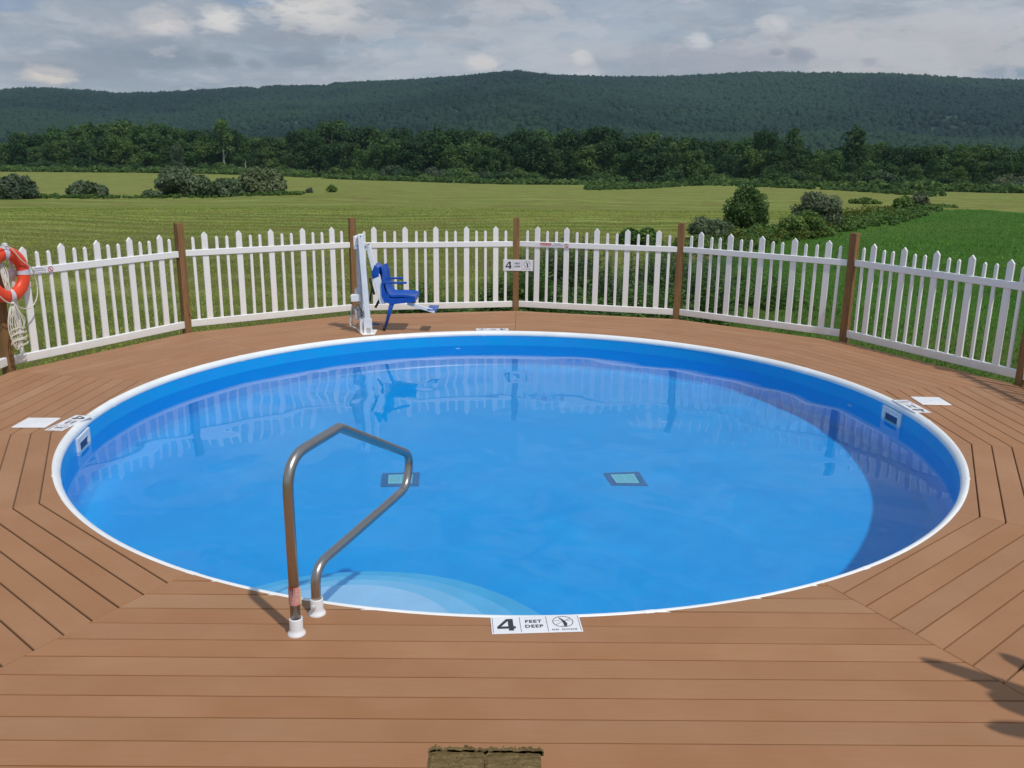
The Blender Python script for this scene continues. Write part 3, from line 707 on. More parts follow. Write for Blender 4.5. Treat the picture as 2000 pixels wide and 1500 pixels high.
strip_growth('goldenrod', [hp((1380, 488), .8), hp((1480, 468), .9), hp((1560, 468), .8), hp((1660, 428), 1.2), hp((1740, 412), 1.2)], 4500, .07, .5, M_yellow, 'yellow green goldenrod patches inside the hedgerow', 52)
strip_growth('woodland_edge_grass', [(at(a, 340, dist_at(a) - 30).x, at(a, 340, dist_at(a) - 30).y, 5.) for a in range(-200, 2300, 120)], 42000, .45, 1.5, M_leafmid, 'rough grass and brambles where the field meets the woods', 53, 1.4)
strip_growth('crest_weeds', [hp((1150, 371), 1.5), hp((1300, 366), 1.8), hp((1500, 366), 2), hp((1650, 372), 2.2), hp((1830, 384), 2.5)], 16000, .22, .7, M_leafmid, 'dark weeds along the crest of the far right field', 54)
# tall weeds behind the fence
def weeds(name, regions, mat_, label, seed, leaf=.075):
    r = np.random.default_rng(seed); vs, fs, ts, b = [], [], [], 0
    for (x0, x1, y0, y1, n, h0, h1) in regions:
        for _ in range(n):
            x = r.uniform(x0, x1); y = r.uniform(y0, y1)
            if hypot(x, y) < 5.75: continue
            z = -1.03 if hypot(x, y) < 9 else gz(x, y)
            cl = .75 + .25 * sin(x * 2.1 + 1.3 * sin(y * 1.7)); h = r.uniform(h0, h1) * cl
            k = int(10 + h * 16); zz_ = np.linspace(.12, 1, k) * h; a = np.arange(k) * 2.4 + r.uniform(0, 6)
            lx, ly = r.normal(0, .10, 2) * h; p = np.stack([x + lx * (zz_ / h) ** 2, y + ly * (zz_ / h) ** 2, z + zz_], -1)
            d = np.stack([np.cos(a), np.sin(a), r.uniform(-.35, .5, k)], -1); d /= np.linalg.norm(d, axis=1)[:, None]
            s_ = np.stack([-np.sin(a), np.cos(a), 0 * a], -1); L = leaf * r.uniform(.7, 1.6, k)[:, None] * (1.25 - .6 * (zz_ / h))[:, None]
            q = np.stack([p, p + d * L * .8 + s_ * L * .33, p + d * L * 1.8 - [0, 0, .012], p + d * L * .8 - s_ * L * .33], 1)
            vs.append(q.reshape(-1, 3)); fs.append(np.arange(4 * k).reshape(-1, 4) + b); b += 4 * k
            ts.append(np.repeat(np.clip(r.normal(.4, .2) + r.normal(0, .1, k), 0, 1)[:, None], 3, 1))
            # stem as a thin blade
            q = np.array([[x, y, z], [x + .008, y, z], [x + lx + .004, y + ly, z + h], [x + lx, y + ly, z + h]]); vs.append(q); fs.append(np.array([[0, 1, 2, 3]]) + b); b += 4; ts.append(np.array([[.3, .3, .3]]))
    me = bulk(name, np.concatenate(vs), np.concatenate(fs), 4, mat_, np.concatenate(ts)); tag(mesh_obj(name, me), label=label, kind='stuff')
weeds('tall_weeds', [(-2.0, .2, 5.95, 8.3, 520, .85, 1.45), (-1.6, 3.2, 5.9, 8.6, 620, .55, 1.35), (-.6, 2.9, 7.5, 10.5, 420, .9, 1.75), (-3.0, -1.2, 6.1, 8.6, 150, .3, .8), (1.4, 4.2, 8.5, 13.5, 380, .7, 1.5), (3.4, 7., 11.5, 17, 260, .5, 1.1)], M_weed, 'tall leafy weeds growing behind the middle of the picket fence', 60)
weeds('dark_weeds', [(.1, 2.3, 8.6, 10.8, 260, 1.2, 1.9), (2.4, 4.4, 9.5, 12.5, 160, 1.0, 1.7)], M_leafgrey, 'dark brownish weed stalks behind the middle fence panels', 61, .08)

# grass near the fence: real blades
def grass(name, n, mat_, sel, label, seed, h0=.018, h1=.055, wid=.010, rmax=64):
    r = np.random.default_rng(seed); m = n * 2
    a = r.uniform(-.80, .80, m); D = 10.5 + (rmax - 10.5) * r.random(m) ** 2.3
    x = CAM.x + D * np.sin(a); y = CAM.y + D * np.cos(a); k = (np.hypot(x, y) > 5.42) & sel(x, y)
    x, y, D = x[k][:n], y[k][:n], D[k][:n]; n = len(x); z = ground(x, y)
    sc = (D / 16) ** .8; cl = .7 + .5 * (fbm(x / 1.3 + 50, y / 1.3 + 50, 3, 3) * .5 + .5)
    h = r.uniform(h0, h1, n) * cl * np.clip(sc, .8, 1.0); b = r.uniform(0, 6.28, n); w2 = wid * sc * r.uniform(.7, 1.5, n)
    tx, ty = np.cos(b) * w2, np.sin(b) * w2; lx, ly = r.normal(0, .5, n) * h, r.normal(0, .5, n) * h
    V = np.stack([np.stack([x - tx, y - ty, z - .01], -1), np.stack([x + tx, y + ty, z - .01], -1), np.stack([x + lx * .45 + tx * .7, y + ly * .45 + ty * .7, z + h * .6], -1),
                  np.stack([x + lx, y + ly, z + h], -1)], 1).reshape(-1, 3)
    pt = fbm(x / 2.2 + 9, y / 2.2 + 9, 8, 4) * .28
    t = np.clip(.42 + pt + r.normal(0, .2, n), 0, 1)
    tag(mesh_obj(name, bulk(name, V, np.arange(4 * n).reshape(-1, 4), 4, mat_, np.stack([t] * 3, -1))), label=label, kind='stuff')
grass('lawn_grass', 170000, M_grassb, lambda x, y: ~in_lush(x, y), 'mown grass beyond the left and middle fence panels', 70)
grass('crop_grass', 110000, M_grassg, in_lush, 'lush green crop grass beyond the right fence panels', 71, .03, .08, rmax=70)
# small white flowers
r_ = random.Random(3); fl = MB()
for _ in range(150):
    if r_.random() < .5: x, y = r_.uniform(-3.2, 3), r_.uniform(6, 10); z = -1.02 + r_.uniform(.5, 1.3)
    else: x, y = r_.uniform(-14, 4), r_.uniform(8, 20); z = gz(x, y) + r_.uniform(.08, .2)
    if hypot(x, y) < 5.8: continue
    s = r_.uniform(.008, .018); fl.add([(x - s, y, z), (x, y - s, z + s * .6), (x + s, y, z), (x, y + s, z + s * .6)], [(0, 1, 2, 3)])
tag(fl.build('wild_flowers', M_flower), label='scattered tiny white wild flowers in the weeds', kind='stuff')

# ------------------------------------------------------------------ deck
ZD = 0.0; TH = .028
ang_deg = [89.5, 63.8, 38.2, 12.4, -13.2, -38.1, -62.9, -117.9, -142.4, -166.9, -192.5, -218.6, -244.6, -270.5]
deck = empty('deck', (0, 0, 0), 0, label='brown composite deck round the pool', kind='structure')
R_IN = 3.649
def board(poly, ang, name='board'):
    """poly: list of world xy (ccw); the mesh gets its own frame along angle ang so the grain follows the board"""
    c = Vector((sum(p[0] for p in poly) / len(poly), sum(p[1] for p in poly) / len(poly)))
    ca2, sa2 = cos(-ang), sin(-ang)
    q = [((p[0] - c.x) * ca2 - (p[1] - c.y) * sa2, (p[0] - c.x) * sa2 + (p[1] - c.y) * ca2) for p in poly]
    area = sum(q[i][0] * q[(i + 1) % len(q)][1] - q[(i + 1) % len(q)][0] * q[i][1] for i in range(len(q)))
    if area < 0: q = q[::-1]
    # small chamfer: inset top
    n = len(q); e = .0035
    ins = []
    for k in range(n):
        a, b, d = Vector(q[k - 1]), Vector(q[k]), Vector(q[(k + 1) % n])
        n1 = (b - a).normalized(); n2 = (d - b).normalized(); n1 = Vector((-n1.y, n1.x)); n2 = Vector((-n2.y, n2.x))
        ins.append(b + (n1 + n2) / max(.4, 1 + n1.dot(n2)) * e)
    v = [(x, y, -TH) for x, y in q] + [(x, y, -e) for x, y in q] + [(p.x, p.y, 0) for p in ins]
    f = [tuple(range(n))[::-1], tuple(range(2 * n, 3 * n))]
    for k in range(n):
        k2 = (k + 1) % n; f += [(k, k2, n + k2, n + k), (n + k, n + k2, 2 * n + k2, 2 * n + k)]
    dz = rnd.uniform(-.0006, .0006)
    o = pyd(name, v, f, M_deck, deck, (c.x, c.y, ZD + dz), (0, 0, ang)); return o
PITCH = .1427
for s in range(len(ang_deg) - 1):
    a1, a2 = ang_deg[s], ang_deg[s + 1]
    bottom = (a1 == -62.9)
    nrm = (a1 + a2) / 2 if not bottom else -89.4
    n_ = Vector((cos(radians(nrm)), sin(radians(nrm)))); t_ = Vector((-n_.y, n_.x))
    pitch = .1415 if bottom else PITCH; gap = .0065 if bottom else (.009 if s in (4, 5, 3, 7, 8, 9) else .006)
    if bottom: rows = [3.7315 - .1415 * 4 + k * pitch for k in range(0, 24)]
    else: p0 = 3.790 * cos(radians((a1 - a2) / 2)); rows = [p0 - pitch + k * pitch for k in range(0, 11)]
    b1, b2 = radians(a1 - nrm), radians(a2 - nrm)
    mg = .0018
    for k, p in enumerate(rows):
        pe_ = p + pitch - gap
        if pe_ <= R_IN * .999 and not bottom: continue
        # corner tangent offsets at inner and outer edge
        c1 = lambda q: q * tan(b1) - mg; c2 = lambda q: q * tan(b2) + mg
        def W(tq, q): v_ = n_ * q + t_ * tq; return (v_.x, v_.y)
        lim = 3.25 if bottom else 99
        if bottom and p > 4.9: c1 = lambda q: lim; c2 = lambda q: -lim
        polys = []
        if p >= R_IN: polys.append([W(c2(p), p), W(c1(p), p), W(c1(pe_), pe_), W(c2(pe_), pe_)])
        elif pe_ > R_IN:                              # cut by the pool circle on the inside, one piece
            ti = sqrt(R_IN ** 2 - p ** 2) if p < R_IN else 0
            lo, hi = max(-ti, c2(p)) if abs(c2(p)) < ti else -ti, ti
            poly = []
            L1, L2 = c1(p), c2(p)
            arc_hi = min(ti, R_IN * sin(b1)); arc_lo = max(-ti, R_IN * sin(b2))
            if L1 > ti: poly_hi = [W(ti, p), W(L1, p)]
            else: poly_hi = []
            m = 26 if bottom else 14
            arc = [(arc_lo + (arc_hi - arc_lo) * i / m) for i in range(m + 1)]
            poly = ([W(L2, p)] if -L2 > ti else []) + [W(tt, sqrt(R_IN ** 2 - tt * tt)) for tt in arc] + ([W(L1, p)] if L1 > ti else []) + [W(c1(pe_), pe_), W(c2(pe_), pe_)]
            polys.append(poly)
        else:                                         # wholly inside the circle in the middle: two end pieces
            to = sqrt(R_IN ** 2 - pe_ ** 2); ti = sqrt(max(0, R_IN ** 2 - p ** 2))
            if c1(pe_) > to + .02:
                m = 8; th_ = min(ti, R_IN * sin(b1)) if p < R_IN * cos(b1) else ti
                arc = [to + (th_ - to) * i / m for i in range(m + 1)]
                pr = [W(tt, sqrt(R_IN ** 2 - tt * tt)) for tt in arc]
                polys.append(pr + ([W(c1(p), p)] if c1(p) > ti + .002 else []) + [W(c1(pe_), pe_)])
            if -c2(pe_) > to + .02:
                m = 8; th_ = min(ti, -R_IN * sin(b2)) if p < R_IN * cos(b2) else ti
                arc = [to + (th_ - to) * i / m for i in range(m + 1)]
                pr = [W(-tt, sqrt(R_IN ** 2 - tt * tt)) for tt in arc]
                polys.append(pr + ([W(c2(p), p)] if -c2(p) > ti + .002 else []) + [W(c2(pe_), pe_)])
        for poly in polys:
            o = board(poly, radians(nrm + 90 if bottom else nrm + 90))
# framing below the boards and the outer fascia
M_frame = simple('joist_wood', (.10, .06, .035), .9)
R_DK = 3.790 * cos(radians(12.9)) + 10 * PITCH
for s in range(len(ang_deg) - 1):
    a1, a2 = ang_deg[s], ang_deg[s + 1]
    if a1 == -62.9: continue
    q = R_DK / cos(radians((a1 - a2) / 2)); A1 = Vector((cos(radians(a1)), sin(radians(a1)))) * q; A2 = Vector((cos(radians(a2)), sin(radians(a2)))) * q
    d = A2 - A1; L = d.length; ang = atan2(d.y, d.x)
    MB().box(-L / 2 + .004, L / 2 - .004, .001, .024, -.19, -.004).build('fascia_board', M_deck, deck, ((A1.x + A2.x) / 2, (A1.y + A2.y) / 2, 0), (0, 0, ang))
fr = MB()
for k in range(0, 360, 6):
    a = radians(k + 2.3)
    if -118 < ((k + 2.3 + 180) % 360 - 180) < -62: r1 = 5.2
    else: r1 = 5.02
    fr.bar((3.72 * cos(a), 3.72 * sin(a), -.11), (r1 * cos(a), r1 * sin(a), -.11), .14, .038, (0, 0, 1))
fo = fr.build('joists', M_frame, deck); tag(fo, kind='stuff')

# ------------------------------------------------------------------ pool
ZW, ZF, RW = -.183, -1.183, 3.61
pool = empty('swimming_pool', (0, 0, ZF), label='round blue above-ground swimming pool set into the brown deck', cat='pool')
def ring_mesh(prof, n, a0=0., a1=360.):
    v = []; f = []; full = abs(a1 - a0 - 360) < .01; m = len(prof); N_ = n if full else n + 1
    for i in range(N_):
        a = radians(a0 + (a1 - a0) * i / n)
        for r, z in prof: v.append((r * cos(a), r * sin(a), z - ZF))
    for i in range(n):
        i2 = (i + 1) % N_
        for k in range(m - 1): f.append((i * m + k, i2 * m + k, i2 * m + k + 1, i * m + k + 1))
    if not full: f += [tuple(range(m)), tuple(range((N_ - 1) * m, N_ * m))[::-1]]
    return v, f
v, f = ring_mesh([(RW, -.03), (RW, ZW + .06), (RW, ZW - .1), (RW, ZF + .08), (RW - .03, ZF + .03), (RW - .09, ZF + .004)], 180)
wl = pyd('pool_wall', v, [q[::-1] for q in f], M_wall, pool, smooth=True)
v = [(0, 0, .0)] + [((RW + .02) * cos(2 * pi * k / 120), (RW + .02) * sin(2 * pi * k / 120), 0) for k in range(120)]
fl_ = pyd('pool_floor', v, [(0, 1 + k, 1 + (k + 1) % 120) for k in range(120)], M_liner, pool)
shell, fsh = ring_mesh([(RW + .012, -.03), (RW + .02, ZF - .02)], 90); pyd('outer_shell', shell, fsh, M_plastic, pool, smooth=True)
# coping in pieces with joint covers
joints = [-79.0, -57.5, -117.5, -27, 5.5 - 9, 28, 60, 96, 113, 147, 178.5, 210]
joints = sorted([(j + 360) % 360 for j in joints]); n_j = len(joints)
cprof = [(3.613, -.062), (3.607, -.055), (3.605, -.042), (3.608, -.027), (3.617, -.013), (3.630, -.003), (3.640, .004), (3.652, .004), (3.664, -.003), (3.664, -.03)]
cprof = cprof + [cprof[0]]
for k in range(n_j):
    a0 = joints[k]; a1 = joints[(k + 1) % n_j]; a1 = a1 + 360 if a1 <= a0 else a1
    v, f = ring_mesh(cprof, max(8, int((a1 - a0) / 1.5)), a0 + .35, a1 - .35); o = pyd('coping_section', v, f, M_coping, pool, smooth=True)
    try: o.data.set_sharp_from_angle(angle=1.2)
    except Exception: pass
    cp2 = [((r - 3.635) * 1.05 + 3.635, (z + .02) * 1.05 - .0195) for r, z in cprof]
    v, f = ring_mesh(cp2, 3, a0 - .38, a0 + .38); pyd('coping_joint', v, f, M_coping, pool)
# drains
for (x0, y0, rz) in ((-.96, -.37, .10), (1.01, -.30, .10)):
    q = MB().box(-.165, .165, -.155, .155, 0, .008); fo = q.build('main_drain', M_drainf, pool, (x0, y0, .002), (0, 0, rz))
    g = MB(); g.box(-.105, .105, -.1, -.085, .009, .02); g.box(-.105, .105, .085, .1, .009, .02); g.box(-.105, -.09, -.085, .085, .009, .02); g.box(.09, .105, -.085, .085, .009, .02)
    g.box(-.006, .006, -.084, .084, .009, .02)
    for i in range(12): yy = -.078 + i * .0142; g.box(-.089, -.007, yy - .0045, yy + .0045, .009, .017); g.box(.007, .089, yy - .0045, yy + .0045, .009, .017)
    g.build('grate', M_drain, fo)
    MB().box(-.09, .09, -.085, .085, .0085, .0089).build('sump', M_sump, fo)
# wedding-cake steps
for (rad_, D, mt) in ((1.37, .78, 0), (1.12, .56, 1), (.87, .34, 2), (.63, .14, 3)):
    cxs, cys = -.86, -3.50; top = ZW - D - ZF; pts = []
    for k in range(97):
        a = pi * (-.25 + 1.5 * k / 96); x, y = cxs + rad_ * cos(a), cys + rad_ * sin(a)
        if hypot(x, y) < RW - .012: pts.append((x, y))
    a_s, a_e = atan2(pts[0][1], pts[0][0]), atan2(pts[-1][1], pts[-1][0])
    for k in range(1, 30):
        a = a_e + (a_s - a_e) * k / 30; pts.append(((RW - .012) * cos(a), (RW - .012) * sin(a)))
    n = len(pts); vv2 = [(x, y, .002) for x, y in pts] + [(x, y, top) for x, y in pts]
    pyd('step', vv2, [tuple(range(n, 2 * n))] + [(i, (i + 1) % n, n + (i + 1) % n, n + i) for i in range(n)], M_stepm[mt], pool)
# wall fittings
def wall_fit(a_deg, w_, h_, zc, kind):
    a = radians(a_deg); M = Matrix((Vector((-sin(a), cos(a), 0)), Vector((0, 0, 1)), Vector((-cos(a), -sin(a), 0)))).transposed().to_4x4()
    M = Matrix(((-sin(a), 0, -cos(a)), (cos(a), 0, -sin(a)), (0, 1, 0))).to_4x4(); M.translation = Vector(((RW - .004) * cos(a), (RW - .004) * sin(a), zc - ZF))
    q = MB()
    if kind == 'skimmer':
        t = .052
        q.box(-w_ / 2, w_ / 2, h_ / 2 - t, h_ / 2, 0, .016, M).box(-w_ / 2, w_ / 2, -h_ / 2, -h_ / 2 + t, 0, .016, M).box(-w_ / 2, -w_ / 2 + t, -h_ / 2 + t, h_ / 2 - t, 0, .016, M).box(w_ / 2 - t, w_ / 2, -h_ / 2 + t, h_ / 2 - t, 0, .016, M)
        o = q.build('skimmer_faceplate', M_plastic, pool)
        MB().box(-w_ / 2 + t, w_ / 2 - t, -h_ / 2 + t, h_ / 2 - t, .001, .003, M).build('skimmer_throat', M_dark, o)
        MB().box(-w_ / 2 + t + .004, w_ / 2 - t - .004, -h_ / 2 + t, -h_ / 2 + t + .03, .004, .012, M).build('weir_flap', M_grayplastic, o)
        sc = MB()
        for i in range(7): sx2 = -w_ / 2 + .025 + i * (w_ - .05) / 6; sc.box(sx2 - .004, sx2 + .004, h_ / 2 - .023, h_ / 2 - .015, .0165, .019, M)
        sc.build('screws', M_grayplastic, o)
    else:
        q.lathe([(.0, .002), (.012, .003), (.014, .008), (.026, .009), (.034, .005), (.036, -.004)], 20, M).build('return_fitting', M_fit, pool, smooth=True)
wall_fit(-169.4, .33, .20, -.168, 'skimmer'); wall_fit(5.6, .33, .20, -.168, 'skimmer')
wall_fit(101.4, .08, .08, -.34, 'return'); wall_fit(16.7, .08, .08, -.34, 'return'); wall_fit(-154.2, .08, .08, -.30, 'return')

# ------------------------------------------------------------------ water (rippled surface)
step_ = .04; n = int(2 * 3.7 / step_) + 1; g = np.linspace(-3.7, 3.7, n); GX, GY = np.meshgrid(g, g, indexing='ij')
H = np.zeros_like(GX)
for k in range(26):
    lam = rng.uniform(.22, 1.3); a = rng.uniform(0, 6.28); H += .00066 * lam ** 1.1 * np.sin(2 * pi * (GX * cos(a) + GY * sin(a)) / lam + rng.uniform(0, 6.28))
mod = np.clip(.55 + .9 * fbm(GX / 1.6 + 20, GY / 1.6 + 20, 44, 3), .1, 1.6); H *= mod
H += .00035 * fbm(GX / .16 + 40, GY / .16 + 40, 17, 2) * np.clip(fbm(GX / 1.1 + 5, GY / .5 + 5, 23, 2) - .15, 0, 1) * 2
RAD = np.hypot(GX, GY); k_ = np.where(RAD > 3.622, 3.622 / np.maximum(RAD, .01), 1.); inside = RAD < 3.622
GX = GX * k_; GY = GY * k_
vv3 = np.stack([GX, GY, ZW + H], -1).reshape(-1, 3)
i, j = np.meshgrid(np.arange(n - 1), np.arange(n - 1), indexing='ij')
q = np.stack([i * n + j, (i + 1) * n + j, (i + 1) * n + j + 1, i * n + j + 1], -1).reshape(-1, 4)
keep = inside.reshape(-1)[q].any(1)
wm = bulk('water', vv3, q[keep], 4, M_water); wo = mesh_obj('water', wm, smooth=True)
tag(wo, kind='structure', label='clear still pool water reflecting the fence')
wo.cycles.is_caustics_caster = True
for o in pool.children_recursive: o.cycles.is_caustics_receiver = True

# ------------------------------------------------------------------ fence
RP, PHI, NP_ = 5.365, 89.58, 14
def vert(k, r=RP): a = radians(PHI + k * 360 / NP_); return Vector((r * cos(a), r * sin(a), 0))
fence = empty('picket_fence', (0, 0, -1.0), label='white vinyl picket fence on brown wooden posts along the back edge of the deck', cat='fence')
post_me = None
def post_mesh():
    q = MB().box(-.0445, .0445, -.0445, .0445, 0, 2.375); o = q.build('post', M_post, fence, bevel=.003); return o
tops = {0: 0, 1: .01, 2: .0, 3: -.02}
for k in range(-4, 5):
    p = vert(k)
    if k == -4: first = post_mesh(); o = first
    else: o = copy_part(first, fence)
    o.location = (p.x, p.y, -.02); o.rotation_euler = (rnd.uniform(-.006, .006), rnd.uniform(-.006, .006), radians(PHI + k * 360 / NP_) + rnd.uniform(-.03, .03))
    o.scale = (1, 1, 1 + rnd.uniform(-.004, .006))
def picket(wd, h, z0=.07):
    q = MB(); t = .011; c = wd * .55; n_ = [(-wd / 2, z0), (wd / 2, z0), (wd / 2, h - c), (0, h), (-wd / 2, h - c)]
    v = [(x, -t, z) for x, z in n_] + [(x, t, z) for x, z in n_]; e = .004
    # chamfered tip: front and back shoulders
    m = 5; f = [tuple(range(5)), tuple(range(5, 10))[::-1]] + [(i, i + 5, (i + 1) % 5 + 5, (i + 1) % 5) for i in range(5)]
    q.add(v, f); return q
side = 2 * RP * sin(pi / NP_); rail_L = side - .089 - .004
pk_w = pk_s = None; protoP = {}
for k in range(-4, 4):
    A_, B_ = vert(k + 1), vert(k); mid = (A_ + B_) / 2; d = (B_ - A_); ang = atan2(d.y, d.x)
    rz = lambda s_: mid + Vector((cos(ang), sin(ang), 0)) * s_
    sag = rnd.uniform(-.006, .006); tilt = rnd.uniform(-.003, .003)
    for nm, z0, z1 in (('top_rail', .945, 1.022), ('bottom_rail', .045, .135)):
        if nm not in protoP:
            o = MB().box(-rail_L / 2, rail_L / 2, -.024, .024, z0, z1).build(nm, M_vinyl, fence, bevel=.005); protoP[nm] = o
        else: o = copy_part(protoP[nm], fence)
        o.location = (mid.x, mid.y, 1.0 + sag); o.rotation_euler = (0, tilt, ang)
    pos = []; pw = .4425; x0 = -2 * pw
    for q_ in range(5): pos.append((x0 + q_ * pw, 'w'))
    for q_ in range(4): pos += [(x0 + q_ * pw + pw * .35, 's'), (x0 + q_ * pw + pw * .65, 's')]
    pos += [(x0 - pw * .33, 's'), (x0 + 4 * pw + pw * .33, 's')]
    for s_, kd in sorted(pos):
        nm = 'picket_' + kd
        if nm not in protoP:
            q = picket(.078 if kd == 'w' else .038, 1.245 if kd == 'w' else 1.185); o = q.build('wide_picket' if kd == 'w' else 'narrow_picket', M_vinyl, fence, bevel=.003); protoP[nm] = o
        else: o = copy_part(protoP[nm], fence)
        c = rz(s_ + rnd.uniform(-.003, .003)); o.location = (c.x, c.y, 1.0 + sag + s_ * -tilt + rnd.uniform(-.002, .002)); o.rotation_euler = (0, rnd.uniform(-.004, .004), ang)

# ------------------------------------------------------------------ text helper
def text_mesh(body, size, bold=0., align='CENTER', sx_=1.):
    c = bpy.data.curves.new('txt', 'FONT'); c.body = body; c.size = size; c.align_x = align; c.align_y = 'CENTER'; c.offset = bold; c.extrude = .0003; c.space_character = 1.12; c.resolution_u = 3
    o = bpy.data.objects.new('txt', c); link(o); bpy.context.view_layer.update()
    me = bpy.data.meshes.new_from_object(o.evaluated_get(bpy.context.evaluated_depsgraph_get())); bpy.data.objects.remove(o); bpy.data.curves.remove(c)
    if sx_ != 1.: me.transform(Matrix.Diagonal((sx_, 1, 1, 1)))
    me.materials.clear(); return me
def part_text(parent, body, size, x, y, z, mat_, bold=0., name='lettering', sx_=1., align='CENTER'):
    me = text_mesh(body, size, bold, align, sx_); return mesh_obj(name, me, mat_, parent, (x, y, z))
def arc_ring(q, cx0, cy0, r0, r1, z, n=36, squash=1.):
    v = [(cx0 + r * cos(2 * pi * k / n), cy0 + squash * r * sin(2 * pi * k / n), z) for r in (r0, r1) for k in range(n)]
    q.add(v, [(k, (k + 1) % n, n + (k + 1) % n, n + k) for k in range(n)])
def strip(q, pts, w_, z):
    pts = [Vector((*p, 0)) for p in pts]; L, R_ = [], []
    for i, p in enumerate(pts):
        t = (pts[min(i + 1, len(pts) - 1)] - pts[max(0, i - 1)]).normalized(); n_ = Vector((-t.y, t.x, 0)); ww = w_[i] if isinstance(w_, list) else w_
        L.append(p + n_ * ww / 2); R_.append(p - n_ * ww / 2)
    m = len(pts); q.add([(a.x, a.y, z) for a in L + R_], [(m + i, m + i + 1, i + 1, i) for i in range(m - 1)])
def depth_sign(label, loc, rot, w_=.43, h_=.15, group='four feet deep markers', wear=M_print):
    e = empty('depth_marker', loc, 0, label=label, cat='sign', group=group); e.rotation_euler = rot
    MB().box(-w_ / 2, w_ / 2, -h_ / 2, h_ / 2, 0, .004).build('plate', M_paper, e, bevel=.001)
    z = .0048
    q = MB(); 
    for x in (-w_ / 2 + .008, w_ / 2 - .008, -.076, .052): q.box(x - .0011, x + .0011, -h_ / 2 + .008, h_ / 2 - .008, z - .0006, z)
    q.build('divider_line', wear, e)
    # numeral 4
    q = MB(); o_ = -.145
    q.prism([(o_ + .012, -.052), (o_ + .036, -.052), (o_ + .036, .053), (o_ + .004, .053), (o_ - .042, -.016), (o_ - .042, -.034), (o_ + .012, -.034)], z - .0006, z)
    q.prism([(o_ + .0362, -.034), (o_ + .046, -.034), (o_ + .046, -.014), (o_ + .0362, -.014)], z - .0006, z)
    q.build('numeral', wear, e)
    MB().prism([(o_ - .022, -.0145), (o_ + .0105, -.0145), (o_ + .0105, .032)], z, z + .0004).build('numeral_counter', M_paper, e)
    part_text(e, 'FEET', .036, -.012, .024, z, wear, .0009); part_text(e, 'DEEP', .036, -.012, -.020, z, wear, .0009)
    q = MB(); cx0, cy0 = .130, .016
    arc_ring(q, cx0, cy0, .0465, .0500, z)
    a = radians(38); strip(q, [(cx0 - .047 * cos(a), cy0 - .047 * sin(a)), (cx0 + .047 * cos(a), cy0 + .047 * sin(a))], .0022, z)
    for sx2 in (-1, 1): strip(q, [(cx0 + sx2 * (.012 + .028 * i / 14), cy0 + .010 + .0028 * sin(i * 1.35)) for i in range(15)], .0016, z)
    strip(q, [(cx0 - .012, cy0 - .042), (cx0 - .004, cy0 - .036), (cx0 + .003, cy0 - .043)], .002, z)
    strip(q, [(cx0 - .018, cy0 + .038), (cx0 - .006, cy0 + .022), (cx0 + .004, cy0 + .002), (cx0 + .010, cy0 - .018), (cx0 + .009, cy0 - .042)], [.003, .008, .014, .018, .014], z + .0004)
    q.build('no_diving_symbol', wear, e)
    part_text(e, 'NO  DIVING', .0165, cx0, -.055, z, wear, .0002, sx_=1.2)
    return e
depth_sign('white 4 FEET DEEP marker lying on the near deck beside the handrail', (.135, -3.722, .001), (0, 0, radians(4.5)))
depth_sign('white 4 FEET DEEP marker flat on the far deck edge below the middle post', (-.27, 3.735, .001), (0, 0, radians(180 + 4)))
depth_sign('white 4 FEET DEEP marker on the left deck next to the blank white lid', (-3.665, -.610, .001), (0, 0, radians(-87 - 9)))
depth_sign('white 4 FEET DEEP marker on the right deck next to the blank white lid', (3.69, .225, .001), (0, 0, radians(90 + 3.5)))
pv = vert(0); a_ = radians(PHI)
dv = depth_sign('white 4 FEET DEEP sign fixed upright across the middle fence post', (pv.x + .03 - .0475 * cos(a_), pv.y - .047 - .004, .672), (radians(90), 0, radians(PHI - 90)), .45, .165)
def lid(x, y, rz, label):
    e = empty('skimmer_lid', (x, y, .001), rz, label=label, cat='lid', group='white skimmer lids')
    MB().box(-.135, .135, -.132, .132, 0, .010).build('plate', M_plastic, e, bevel=.003)
    MB().lathe([(0, .0125), (.006, .012), (.007, .0102)], 10).build('screw', M_grayplastic, e)
lid(-3.925, -.63, .03, 'blank white square lid flush on the left deck'); lid(3.955, .403, -.04, 'blank white square lid flush on the right deck')

